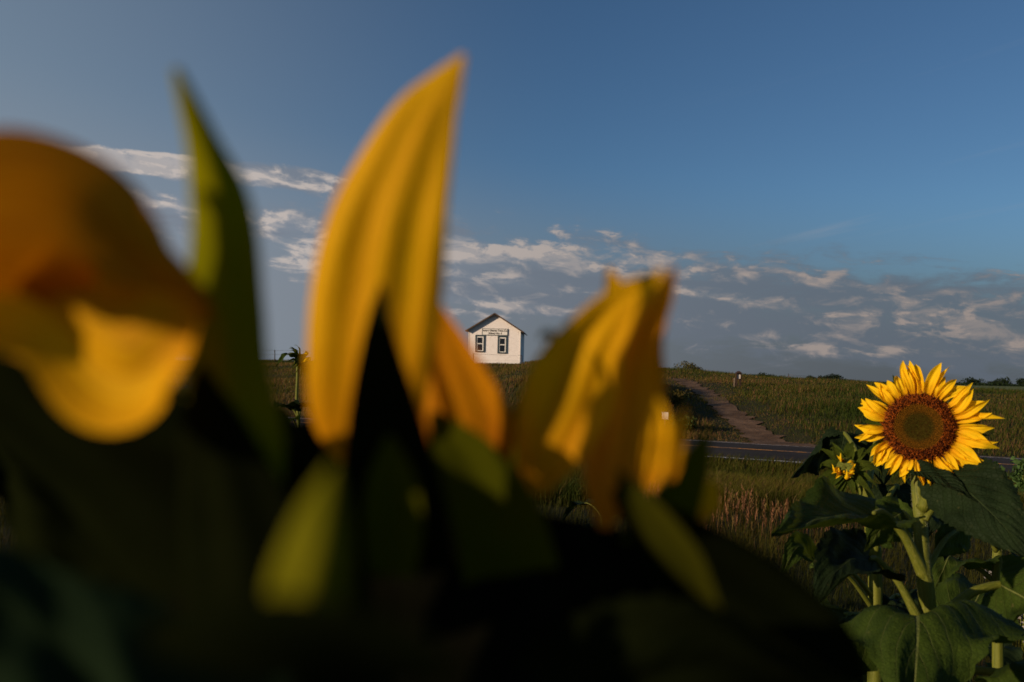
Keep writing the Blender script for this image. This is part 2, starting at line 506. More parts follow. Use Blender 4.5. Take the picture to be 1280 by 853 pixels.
def grass(name, N, d0, d1, hfun, cfun, wf=1.0, power=1.0, segs=1, label=None, xr=(-.75, .75), keep=None):
    u = rng.random(N)
    if power == 0: d = d0 * (d1 / d0) ** u
    else: d = (d0 ** (-power) + (d1 ** (-power) - d0 ** (-power)) * u) ** (-1 / power)
    x = d * rng.uniform(xr[0], xr[1], N); y = d
    td, tf = track_dist(x, y); nr = nroad(x, y)
    ok = ~((nr > -5.25) & (nr < 1.0)) & ~house_mask(x, y)
    ok &= ~((np.abs(td) < .42) & (rng.random(N) > .15) & (vnoise(x, y, .9, 77) < .62)) 
    if keep is not None: ok &= keep(x, y)
    x, y, td, nr, d = x[ok], y[ok], td[ok], nr[ok], d[ok]
    N = len(x); z = H(x, y) - .02
    h = hfun(x, y, td, nr) * rng.uniform(.55, 1.25, N)
    w = np.maximum(.005, d * .00075) * rng.uniform(.7, 1.5, N) * wf
    az = rng.uniform(0, 6.283, N)
    lx = rng.normal(.12, .22, N) * h; ly = rng.normal(0, .22, N) * h
    sx, sy = np.cos(az) * w / 2, np.sin(az) * w / 2
    c0 = cfun(x, y, td, nr, N)
    B = np.stack([x, y, z], -1); S = np.stack([sx, sy, 0 * sx], -1)
    if segs == 1:
        V = np.stack([B - S, B + S, B + np.stack([lx, ly, h], -1)], 1)
        base = np.arange(N)[:, None] * 3
        Tn = base + np.array([0, 1, 2])
        cc = np.stack([c0 , c0, c0], 1)
    else:
        Mp = B + np.stack([lx * .35, ly * .35, h * .6], -1); Tp = B + np.stack([lx * 1.3, ly * 1.3, h * .97], -1)
        V = np.stack([B - S, B + S, Mp - S * .75, Mp + S * .75, Tp], 1)
        base = np.arange(N)[:, None] * 5
        Tn = np.concatenate([base + np.array([0, 1, 3]), base + np.array([0, 3, 2]), base + np.array([2, 3, 4])])
        cc = np.stack([c0] * 5, 1)
    o = fast_mesh(name, V.reshape(-1, 3), Tn, MAT["grass"], cols=cc.reshape(-1, 3))
    o["kind"] = "stuff"; o["label"] = label; o["category"] = "grass"
    return o

G1 = np.array([.024, .040, .006]); G2 = np.array([.105, .095, .012]); STRAW = np.array([.15, .10, .035]); RED = np.array([.21, .10, .05])
def ccol(x, y, td, nr, N, straw=.2, red=.05, s=6.0):
    a = vnoise(x, y, s, 3) * .6 + vnoise(x, y, s * .3, 4) * .4
    r = rng.random(N)
    c = G1 + (G2 - G1) * np.clip(a * 1.5 - .2 + rng.normal(0, .15, N), 0, 1)[:, None]
    sm = (r < straw * np.clip(a * 3 - .6, 0, 2.5))
    c = np.where(sm[:, None], STRAW * rng.uniform(.6, 1.1, N)[:, None], c)
    rm = rng.random(N) < red * np.clip(a * 3 - .6, 0, 3)
    c = np.where(rm[:, None], RED * rng.uniform(.6, 1.1, N)[:, None], c)
    return np.clip(c * rng.uniform(.75, 1.2, N)[:, None], 0, 1)
def hill_h(x, y, td, nr):
    a = vnoise(x, y, 4, 9) * .6 + vnoise(x, y, 1.3, 10) * .4
    h = .07 + .36 * a ** 1.8
    h = np.where((np.abs(x + 2) < 9) & (y > 80), .06 + .04 * a, h)
    h = np.where(np.abs(td) < 1.3, h * .6, h)
    return h
def far_c(x, y, td, nr, N):
    c = ccol(x, y, td, nr, N, .42, .13)
    band = sst(110, 130, y) * (1 - sst(168, 176, y))
    red = rng.random(N) < (.55 * band)
    c = np.where(red[:, None], RED * rng.uniform(.6, 1.1, N)[:, None], c)
    lush = np.exp(-((x / np.clip(y, 1, None) - .45) / .16) ** 2) * (y < 75)
    k = (rng.random(N) < lush * .6)
    c = np.where(k[:, None], G1 * rng.uniform(.8, 1.6, N)[:, None], c)
    return c
grass("hill_grass", 520000, 21, 176, hill_h, far_c, 1.0, .35, 1, "rough green and straw coloured grass covering the hillside", keep=lambda x, y: nroad(x, y) > .9)
def verge_h(x, y, td, nr):
    a = vnoise(x, y, 2.2, 19)
    return .16 + .22 * a
def verge_c(x, y, td, nr, N):
    c = ccol(x, y, td, nr, N, .10, .02, 3) * .85
    return c
grass("verge_grass", 230000, 10.5, 34, verge_h, verge_c, 1.0, .4, 2, "green grass between the sunflowers and the road", keep=lambda x, y: nroad(x, y) < -5.1)
def near_h(x, y, td, nr):
    return .12 + .2 * vnoise(x, y, 1.5, 29)
grass("near_grass", 90000, 1.6, 10.6, near_h, lambda x, y, td, nr, N: ccol(x, y, td, nr, N, .06, .01, 2) * .5, .8, .3, 2, "short dark grass growing among the sunflower stems")

# reddish seed-head grass
def seed_grass(N, d0, d1, xr, label, name="seed_head_grass", h0=.34, dens=None):
    V, T, Cc = [], [], []
    o = 0
    d = rng.uniform(d0, d1, N); x = d * rng.uniform(xr[0], xr[1], N)
    a = vnoise(x, d, .8, 44)
    ok = (a > .5) & (np.abs(track_dist(x, d)[0]) > 2.6)
    x = x[ok]; y = d[ok]; N = len(x)
    z = H(x, y); h = h0 * rng.uniform(.6, 1.25, N)
    for i in range(N):
        lean = rng.normal(.06, .1, 2)
        b = np.array([x[i], y[i], z[i]]); t = b + np.array([lean[0], lean[1], 1]) * h[i]
        w = .0035
        az = rng.uniform(0, 6.28); s = np.array([math.cos(az), math.sin(az), 0])
        col = (STRAW if rng.random() < .4 else RED) * rng.uniform(.8, 1.4)
        V += [b - s * w, b + s * w, t]; T.append([o, o + 1, o + 2]); Cc += [col * .7] * 3; o += 3
        m = rng.integers(7, 12)
        for j in range(m):
            f = .62 + .38 * j / m
            p = b + (t - b) * f
            az2 = rng.uniform(0, 6.28); dv = np.array([math.cos(az2), math.sin(az2), 1.6]) * .022 * (1.3 - (f - .6))
            s2 = np.cross(dv, [0, 0, 1]); s2 = s2 / (np.linalg.norm(s2) + 1e-9) * .006
            V += [p - s2, p + s2, p + dv]; T.append([o, o + 1, o + 2]); Cc += [col] * 3; o += 3
    ob = fast_mesh(name, np.array(V), np.array(T), MAT["grass"], cols=np.array(Cc))
    ob["kind"] = "stuff"; ob["label"] = label; ob["category"] = "grass"; return ob
seed_grass(750, 8.2, 10.6, (.12, .62), "tall reddish grass with seed heads behind the sunflower leaves")
seed_grass(1500, 27, 34, (.1, .26), "dry reddish grass on the bank left of the dirt track", "dry_bank_grass", .75)

# ------------------------------------------------------------------ leaves cloud tree / bush
def leaf_cloud(centers, radii, N, size, col, seed=0, flat=.8):
    r = np.random.default_rng(seed)
    centers = np.asarray(centers, float); radii = np.asarray(radii, float)
    k = r.choice(len(centers), N, p=radii ** 2 / (radii ** 2).sum())
    v = unit(r.normal(size=(N, 3))); rad = radii[k] * r.uniform(.45, 1.05, N)
    P = centers[k] + v * rad[:, None] * np.array([1, 1, flat])
    a = unit(r.normal(size=(N, 3))); b = unit(np.cross(a, r.normal(size=(N, 3))))
    s = size * r.uniform(.6, 1.4, N)[:, None]
    V = np.stack([P - a * s, P + b * s * .6, P + a * s, P - b * s * .6], 1).reshape(-1, 3)
    i = np.arange(N)[:, None] * 4
    T = np.concatenate([i + np.array([0, 1, 2]), i + np.array([0, 2, 3])])
    c = np.repeat(np.asarray(col)[None] * r.uniform(.6, 1.4, N)[:, None], 4, 0)
    return V, T, c
def tree(px, d, w, h, label, seed, group):
    x, y = at(px, 470, d)[:2]; z = Hs(x, y)
    rt = root("distant_tree", label, "tree", (x, y, z), group)
    r = np.random.default_rng(seed)
    link("trunk", *tube([(x, y, z - .2), (x + .1, y, z + h * .3), (x, y, z + h * .55)], [h * .04, h * .03, h * .02], 6, 7)[:2], MAT["bark"], rt)
    cs_ = [(x + r.normal(0, w * .24), y + r.normal(0, w * .2), z + h * r.uniform(.4, .82)) for _ in range(9)]
    V, T, c = leaf_cloud(cs_, [w * r.uniform(.18, .32) for _ in cs_], 900, w * .045, (.02, .032, .012), seed)
    fast_mesh("crown", V, T, MAT["grass"], cols=c, loc=(x, y, z), parent=rt)
MAT["bark"] = simple("bark", (.06, .045, .03), .9, .3, 8, .6, .02, .1)
tl = [(948, 760, 14, 5.6, "low round tree first left of the distant tree line"), (960, 820, 12, 4.6, "small tree second in the low clump right of the noticeboard"),
      (1013, 700, 9, 4.6, "small lone tree left of the dark distant clump"), (1027, 720, 9, 5.6, "leftmost tree of the dark clump on the horizon"),
      (1035, 720, 9, 6.0, "middle tree of the dark clump on the horizon"), (1046, 720, 11, 7.2, "tallest and rightmost tree of the dark horizon clump"),
      (1215, 760, 14, 6.4, "distant tree showing just right of the sunflower's top petals"), (1243, 800, 12, 5.0, "low distant tree between sunflower and right frame edge"), (1263, 700, 14, 6.6, "peaked distant tree near the right frame edge")]
for i, (px, d, w, h, lb) in enumerate(tl): tree(px, d, w, h, lb, 100 + i, "trees on the horizon")
# hedge line far off: one mass
V, T, c = [], [], []
N = 9000
hx = rng.uniform(-300, 620, N); hy = 660 + rng.normal(0, 8, N) + hx * .05
hz = H(hx, hy) + rng.uniform(0, 1, N) * (1.0 + 2.4 * vnoise(hx, hy, 26, 61) ** 2)
a = unit(rng.normal(size=(N, 3))); b = unit(np.cross(a, rng.normal(size=(N, 3)))); P = np.stack([hx, hy, hz], -1)
V = np.stack([P - a * .9, P + b * .7, P + a * .9, P - b * .7], 1).reshape(-1, 3); i = np.arange(N)[:, None] * 4
T = np.concatenate([i + np.array([0, 1, 2]), i + np.array([0, 2, 3])])
o = fast_mesh("far_scrub", V, T, MAT["grass"], cols=np.repeat(np.array([[.02, .034, .014]]) * rng.uniform(.6, 1.3, N)[:, None], 4, 0))
struct(o, "dark line of far off scrub along the horizon", "scrub", "stuff")

# weeds on the crest and by the house
def bush(px, py, w, h, n, label, col, name="weed_bush", seed=0, d=None, size=.06):
    p = hit(px, py, lambda x, y: Hs(x, y), 15, 112) if d is None else at(px, py, d)
    x, y = p[0], p[1]; z = Hs(x, y)
    r = np.random.default_rng(seed)
    rt = root(name, label, "weed", (x, y, z), "weed clumps on the hill")
    st = []
    cs_ = []
    for i in range(9):
        a = r.uniform(0, 6.28); q = r.uniform(0, w / 2); t = np.array([x + math.cos(a) * q, y + math.sin(a) * q, z + h * r.uniform(.6, 1)])
        st.append(tube([(x + math.cos(a) * q * .4, y + math.sin(a) * q * .4, z - .05), (x + math.cos(a) * q * .8, y + math.sin(a) * q * .8, z + h * .4), t], [.014, .011, .006], 6, 5))
        for k in range(3): cs_.append(t - np.array([0, 0, h * .22 * k]))
    link("stems", *merge(st)[:2], MAT["stem"], rt)
    V, T, c = leaf_cloud(cs_, [w * .12 + .05] * len(cs_), n, size, col, seed)
    fast_mesh("foliage", V, T, MAT["grass"], cols=c, loc=(x, y, z), parent=rt)
bush(857, 472, 1.6, .75, 500, "brushy weed clump on the crest at the top of the dirt track", (.08, .07, .02), seed=1, d=66)
bush(872, 472, 1.3, .6, 500, "smaller weed clump on the crest right of the brushy one", (.06, .055, .02), seed=2, d=68)
bush(582, 457, 1.1, .55, 400, "bright weed clump by the left corner of the schoolhouse", (.13, .12, .03), seed=3, d=96.5)
bush(661, 459, .9, .45, 300, "weed clump by the right corner of the schoolhouse", (.08, .09, .025), seed=4, d=96.5)
bush(856, 540, .8, .5, 400, "leafy dark weed at the road edge left of the dirt track", (.05, .07, .02), seed=5)
bush(846, 505, 1.0, .6, 400, "straw tinted weed on the bank above the road", (.09, .07, .02), seed=6, d=33)
bush(1130, 482, 3.0, .9, 700, "low shrub in the field behind the sunflower's top petals", (.04, .055, .02), seed=7)
bush(1192, 482, 2.2, .9, 500, "low shrub in the field just right behind the sunflower head", (.04, .055, .02), seed=8)
bush(1268, 592, 1.0, .75, 1600, "leafy green weed by the road at the right frame edge", (.06, .11, .03), seed=9, d=11.5, size=.04)
bush(1275, 668, .5, .5, 1200, "frosty pale flowering weed at the right frame edge", (.3, .27, .26), seed=10, d=5.2, size=.012)

# ------------------------------------------------------------------ schoolhouse
def lap_mat():
    m, g, out = material("white clapboard paint")
    co = g.tc("Object")
    c = g.mix(g.smooth(g.noise(co, 1.5, 7, .7), .5, .8, 0, .5), (.78, .73, .69), (.62, .56, .5))
    s = g.sep(co)
    bl = g.m("FRACT", g.m("DIVIDE", g.m("SUBTRACT", s[2], .52), .135))
    c = g.mix(g.smooth(bl, .0, .16, .35, 0), c, (.33, .28, .24))
    streak = g.noise(g.comb(g.m("MULTIPLY", s[0], 2.5), g.m("MULTIPLY", s[1], 2.5), g.m("MULTIPLY", s[2], 14)), 1.3, 5)
    c = g.mix(g.smooth(streak, .5, .72, 0, .35), c, (.42, .36, .3))
    g.l.new(principled(g, c, .6, g.bump(g.noise(co, 20, 4), .2, .004), .3), out.inputs[0]); return m
MAT["lap"] = lap_mat()
MAT["shingle"] = simple("roof shingles", (.11, .075, .055), .9, .35, 4, .7, .03, .1)
MAT["trim_dark"] = simple("dark slate paint", (.028, .045, .052), .5, .2, 6, .1, .003)
MAT["trim_white"] = simple("white trim paint", (.72, .69, .64), .5, .1, 6, .1, .003)
MAT["fascia"] = simple("weathered roof edge", (.075, .05, .035), .8, .3, 5, .3, .005, .1)
MAT["stone"] = simple("pale foundation", (.62, .56, .5), .85, .2, 3, .4, .01, .1)
def glass_mat():
    m, g, out = material("dark window glass")
    g.l.new(principled(g, (.008, .009, .012), .06, None, .5), out.inputs[0]); return m
MAT["glass"] = glass_mat()
HY = 98.0
hc = at(617.3, 457, HY); hx_ = hc[0]; hz_ = Hs(hx_, HY) - .1
hang = math.radians(3.6)
ax = np.array([math.cos(hang), -math.sin(hang), 0]); ay = np.array([math.sin(hang), math.cos(hang), 0]); az_ = np.array([0, 0, 1.])
O = np.array([hx_, HY, hz_])
def hp_(u, v, w): return O + ax * u + ay * v + az_ * w      # u right, v into the house, w up
HW, HD, EV, PK = 3.0, 8.2, 4.05, 5.93
house = root("schoolhouse", "small white clapboard schoolhouse with gabled roof on the hill crest", "schoolhouse", O)
def outline_half(w): return HW if w <= EV else HW * (PK - w) / (PK - EV)
def lap_wall(P0, du, half, top, gable):
    parts = []; dh = .135; w = .42
    nrm = np.cross(du, az_)
    while w < top - .01:
        w2 = min(w + dh, top)
        a = half if not gable else outline_half(w); b = half if not gable else outline_half(w2)
        b = max(b, .0)
        V = [P0 + du * -a + az_ * w + nrm * .042, P0 + du * a + az_ * w + nrm * .042, P0 + du * b + az_ * (w2) + nrm * .006, P0 + du * -b + az_ * (w2) + nrm * .006,
             P0 + du * -a + az_ * w + nrm * 0, P0 + du * a + az_ * w + nrm * 0]
        parts.append((np.array(V), [[0, 1, 2, 3], [4, 5, 1, 0]], None)); w = w2
    return parts
wp = []
V = [hp_(-HW, 0, .3), hp_(HW, 0, .3), hp_(HW, 0, EV), hp_(0, 0, PK), hp_(-HW, 0, EV), hp_(-HW, HD, .3), hp_(HW, HD, .3), hp_(HW, HD, EV), hp_(0, HD, PK), hp_(-HW, HD, EV)]
core = (np.array(V), [[0, 1, 2, 3, 4], [9, 8, 7, 6, 5], [1, 6, 7, 2], [0, 4, 9, 5], [2, 7, 8, 3], [3, 8, 9, 4]], None)
wp.append(core)
wp += lap_wall(hp_(0, 0, 0), ax, HW, PK, True)
wp += lap_wall(hp_(HW, HD / 2, 0), ay, HD / 2, EV, False)
wp += lap_wall(hp_(-HW, HD / 2, 0), -ay, HD / 2, EV, False)
wp += lap_wall(hp_(0, HD, 0), -ax, HW, PK, True)
link("wall", *merge(wp)[:2], MAT["lap"], house, smooth=False)
link("foundation", *box(hp_(0, HD / 2, .05), 2 * HW - .1, HD - .1, .62, ax, ay)[:2], MAT["stone"], house, smooth=False)
link("skirt_board", *merge([box(hp_(0, -.04, .62), 2 * HW + .02, .04, .06, ax, ay), box(hp_(0, -.035, .38), 2 * HW, .03, .2, ax, ay)])[:2], MAT["trim_white"], house, smooth=False)
# corner boards
for s in (-1, 1):
    link("corner_board", *box(hp_(s * (HW - .04), -.03, (EV + .45) / 2), .1, .05, EV - .5, ax, ay)[:2], MAT["trim_white"], house, smooth=False)
# roof: two slabs with overhang
sl = math.atan2(PK - EV, HW)
OV, FO = .42, .5
slabs = []
for s in (-1, 1):
    d = np.array(ax) * s * math.cos(sl) - az_ * math.sin(sl); nv = ax * s * math.sin(sl) + az_ * math.cos(sl)
    L = HW / math.cos(sl) + OV
    c0 = hp_(0, HD / 2, PK + .06) + d * L / 2
    slabs.append(box(c0 + nv * .03, L, HD + 2 * FO, .07, d, ay, nv))
roof = link("roof", *merge(slabs)[:2], MAT["shingle"], house, smooth=False)
for s in (-1, 1):
    d = np.array(ax) * s * math.cos(sl) - az_ * math.sin(sl); nv = ax * s * math.sin(sl) + az_ * math.cos(sl); L = HW / math.cos(sl) + OV
    link("rake_board", *box(hp_(0, -FO - .012, PK + .05) + d * L / 2 - nv * .035, L - .02, .03, .10, d, ay, nv)[:2], MAT["fascia"], roof, smooth=False)
# windows
def window(u0, u1, w0, w1):
    uc, wc = (u0 + u1) / 2, (w0 + w1) / 2; W_, H_ = u1 - u0, w1 - w0; t = .17
    fr = merge([box(hp_(u0 + t / 2, -.075, wc), t, .09, H_, ax, ay), box(hp_(u1 - t / 2, -.075, wc), t, .09, H_, ax, ay),
                box(hp_(uc, -.075, w1 - t / 2), W_ - 2 * t, .088, t, ax, ay), box(hp_(uc, -.085, w0 + .07), W_ - 2 * t, .11, .14, ax, ay)])
    wd = link("window", *fr[:2], MAT["trim_dark"], house, smooth=False)
    iu0, iu1, iw0, iw1 = u0 + t, u1 - t, w0 + .14, w1 - t; ic = (iu0 + iu1) / 2; mc = (iw0 + iw1) / 2; s = .07
    link("sash", *merge([box(hp_(iu0 + s / 2, -.072, mc), s, .04, iw1 - iw0, ax, ay), box(hp_(iu1 - s * .8, -.072, mc), s * 1.6, .04, iw1 - iw0, ax, ay),
          box(hp_(ic, -.072, iw1 - s / 2 - .03), iu1 - iu0 - 2.7 * s, .038, s + .06, ax, ay), box(hp_(ic, -.072, iw0 + s / 2), iu1 - iu0 - 2.7 * s, .038, s, ax, ay),
          box(hp_(ic, -.075, mc), iu1 - iu0 - 2.7 * s, .04, .1, ax, ay)])[:2], MAT["trim_white"], wd, smooth=False)
    link("pane", *box(hp_(ic, -.056, mc), iu1 - iu0, .015, iw1 - iw0, ax, ay)[:2], MAT["glass"], wd, smooth=False)
window(-2.2, -1.08, 1.52, 3.5)
window(.38, 1.5, 1.42, 3.44)
# sign board
sb = link("sign_board", *box(hp_(.05, -.075, 3.86), 2.86, .05, .68, ax, ay)[:2], MAT["trim_white"], house, smooth=False)
sb["label"] = "white sign board with dark lettering and border"
link("sign_border", *merge([box(hp_(.05, -.085, 4.22), 2.98, .06, .06, ax, ay), box(hp_(.05, -.085, 3.5), 2.98, .06, .06, ax, ay),
      box(hp_(-1.41, -.085, 3.86), .06, .058, .66, ax, ay), box(hp_(1.51, -.085, 3.86), .09, .058, .66, ax, ay)])[:2], MAT["trim_dark"], sb, smooth=False)
def text(body, size, u, w, parent, mat):
    cu = bpy.data.curves.new("lettering", "FONT"); cu.body = body; cu.size = size; cu.align_x = "CENTER"; cu.align_y = "CENTER"; cu.extrude = .004; cu.offset = .014
    tmp = bpy.data.objects.new("tmp", cu); COL.objects.link(tmp)
    dg = bpy.context.evaluated_depsgraph_get(); me = bpy.data.meshes.new_from_object(tmp.evaluated_get(dg))
    bpy.data.objects.remove(tmp)
    n = len(me.vertices); co = np.empty(n * 3); me.vertices.foreach_get("co", co); co = co.reshape(-1, 3)
    V = np.array([hp_(u + c[0], -.104 - c[2], w + c[1]) for c in co]); Fc = [list(p.vertices) for p in me.polygons]
    bpy.data.meshes.remove(me)
    return link("lettering", V, Fc, mat, parent, smooth=False)
MAT["ink"] = simple("black sign paint", (.03, .02, .015), .6, .1, 5, .1, .001)
text("Former District Town Co.", .27, .03, 4.01, sb, MAT["ink"])
text("School No. 4", .29, .08, 3.70, sb, MAT["ink"])

# ------------------------------------------------------------------ fence, posts, notice board
MAT["post"] = simple("weathered fence post", (.12, .09, .065), .85, .35, 9, .6, .01, .1)
MAT["steel"] = simple("steel post", (.05, .045, .045), .6, .2, 9, .2, .01, .3, .4)
MAT["wire"] = simple("fence wire", (.12, .09, .07), .5, .1, 9, .1, .001, .4, .8)
def wire_fence(pxs, d, h, label, wires=(.95, .6)):
    pts = [at(p, 455, d)[:2] for p in pxs]
    pts = [(p[0], p[1], Hs(p[0], p[1])) for p in pts]
    rt = root("wire_fence", label, "fence", pts[0], "wire fences on the hill")
    for (x, y, z) in pts:
        link("post", *tube([(x, y, z - .2), (x + .01, y, z + h * .5), (x + rnd.uniform(-.04, .04), y, z + h)], [.055, .05, .045], 5, 8)[:2], MAT["steel"], rt)
    for f in wires:
        link("wire", *tube([(x, y + .06, z + h * f) for (x, y, z) in pts], [.011] * len(pts), 4 * len(pts), 5, 0)[:2], MAT["wire"], rt)
wire_fence([250, 343, 430, 508], 90, 1.25, "wire fence on thin posts along the ridge left of the schoolhouse")
wire_fence([591, 652], 92, 1.15, "low wire fence in front of the schoolhouse", (.95,))
wire_fence([986, 1052, 1100], 92, 1.15, "wire fence on thin posts crossing the grassy field on the right", (.9, .55))

kp = hit(923, 484, lambda x, y: Hs(x, y), 30, 100)
kx, ky, kz = kp[0], kp[1], Hs(kp[0], kp[1])
ks = math.hypot(kx, ky) / F_PX   # metres per pixel there
kr = root("notice_board", "small dark framed notice board with a little roof on the grassy slope", "sign", (kx, ky, kz))
bw, bh, th = 5.2 * ks, 6.6 * ks, 19 * ks
MAT["darkwood"] = simple("dark stained wood", (.035, .02, .014), .7, .3, 9, .4, .005, .2)
for s in (-1, 1):
    link("post", *box((kx + s * bw * .42, ky, kz + th * .42), .07, .07, th * .84)[:2], MAT["darkwood"], kr, smooth=False)
fz = kz + th * .66
link("board", *box((kx, ky - .02, fz), bw * .8, .05, bh * .85)[:2], MAT["stone"], kr, smooth=False)
link("frame", *merge([box((kx - bw / 2, ky - .04, fz), bw * .2, .12, bh), box((kx + bw / 2, ky - .04, fz), bw * .2, .12, bh),
      box((kx, ky - .04, fz - bh / 2), bw * .8, .118, bw * .18), box((kx, ky - .04, fz + bh / 2), bw * .8, .118, bw * .2)])[:2], MAT["darkwood"], kr, smooth=False)
RV = [];
e = bw * .72
rv = np.array([(kx - e, ky - .2, fz + bh * .55), (kx + e, ky - .2, fz + bh * .55), (kx, ky - .2, fz + bh * .98), (kx - e, ky + .2, fz + bh * .55), (kx + e, ky + .2, fz + bh * .55), (kx, ky + .2, fz + bh * .98)])
link("little_roof", rv, [[0, 1, 2], [5, 4, 3], [0, 3, 4, 1], [1, 4, 5, 2], [2, 5, 3, 0]], MAT["darkwood"], kr, smooth=False)
# pale post next to it
pp = hit(919.5, 482, lambda x, y: Hs(x, y), 30, 100)
def lone_post(px, py, hpx, label, mat, rad=.05):
    p = hit(px, py, lambda x, y: Hs(x, y), 15, 100); x, y = p[0], p[1]; z = Hs(x, y); h = hpx * y / F_PX
    o = link("fence_post", *tube([(x, y, z - .15), (x + .01, y, z + h * .6), (x, y, z + h)], [rad, rad * .95, rad * .85], 6, 8)[:2], mat, None, loc=(x, y, z))
    return tag(o, label, "post", "lone posts on the slope")
lone_post(918, 484, 11, "pale wooden post just left of the notice board", MAT["post"], .055)
lone_post(1180, 492, 8, "short brown post in the grass behind the sunflower head", MAT["post"])
# marker box
mp = at(831, 524, 27.0); mx, my = mp[0], mp[1]; mz = Hs(mx, my); top = at(831, 516, 27)[2]
mk = root("roadside_marker", "small white marker box on a thin post beside the road, behind the petals", "marker", (mx, my, mz))
link("post", *tube([(mx, my, mz - .1), (mx, my, (mz + top) / 2), (mx, my, top - .2)], [.03] * 3, 4, 8)[:2], MAT["steel"], mk)
link("marker_box", *box((mx, my, top - .1), .18, .16, .22)[:2], MAT["trim_white"], mk, smooth=False)

# ------------------------------------------------------------------ sunflowers
def leaf_geo(P, length_w, side, seed=0, cup=-.15, ripple=.10, n=60, k=25, back=.16):
    """heart-shaped leaf along P (base to tip), max width length_w"""
    W = np.array([.62, .93, 1.0, .9, .7, .45, .2, .0]) * length_w
    return ribbon_leaf(P, W, side, n, k, cup, ripple, seed, back)
def ribbon_leaf(P, W, side, n, k, cup, ripple, seed, back):
    C = catmull(P, len(W)) if len(P) != len(W) else np.asarray(P)
    return ribbon(C, W, side, n, k, cup=cup, folds=.05, nf=2.4, ripple=ripple * 1.4, seed=seed, serr=.10, back=back, puck=.045)
def add_leaf(rt, base, tip, width, droop=.25, side=None, attach=None, mat="leaf", seed=0, pr=.0045, cup=-.2, ripple=.10, bow=None, name="leaf", label=None):
    base = np.asarray(base, float); tip = np.asarray(tip, float)
    d = tip - base; L = np.linalg.norm(d)
    mid = (base + tip) / 2 + (np.array([0, 0, droop * L]) if bow is None else np.asarray(bow, float))
    if side is None:
        side = np.cross(d, [0, 0, 1.0])
    P = catmull([base, mid * 1.0, tip], 8)
    gg = leaf_geo(P, width, side, seed, cup, ripple)
    lf = link(name, gg[0], gg[1], MAT[mat], rt, uvs=gg[2])
    if label: lf["label"] = label
    if attach is not None:
        a = np.asarray(attach, float)
        T = unit(P[1] - P[0]); ctrl = base - T * L * .18
        dd = base - a
        q = a + dd * .5 + np.array([0, 0, .12 * np.linalg.norm(dd)])
        pt = tube([a, q, base, base + (P[1] - P[0]) * .8], [pr * 1.5, pr * 1.05, pr * .9, pr * .4], 18, 9)
        link("petiole", pt[0], pt[1], MAT["stem"], rt, uvs=pt[2])
    return lf

def hairs(P, R, N, length, seed, rt):
    r = np.random.default_rng(seed)
    C = catmull(P, 200); rr = catmull(R, 200)[:, 0]; T = unit(np.gradient(C, axis=0))
    i = r.integers(0, 200, N); v = unit(np.cross(T[i], r.normal(size=(N, 3))))
    b = C[i] + v * rr[i][:, None] * .97; s = unit(np.cross(v, r.normal(size=(N, 3)))) * .00022
    t = b + v * length * r.uniform(.5, 1.2, N)[:, None] + T[i] * length * .3 * r.normal(size=(N, 1))
    V = np.stack([b - s, b + s, t], 1).reshape(-1, 3); Tn = np.arange(3 * N).reshape(-1, 3)
    c = np.tile(np.array([[.4, .42, .25]]), (3 * N, 1))
    fast_mesh("hairs", V, Tn, MAT["hair"], cols=c, loc=tuple(rt.location), parent=rt)

def add_stem(rt, P, R, hair=0, seed=0):
    t = tube(P, R, 50, 16, .06)
    o = link("stem", t[0], t[1], MAT["stem"], rt, uvs=t[2])
    if hair: hairs(P, R, hair, .0028, seed, rt)
    return o

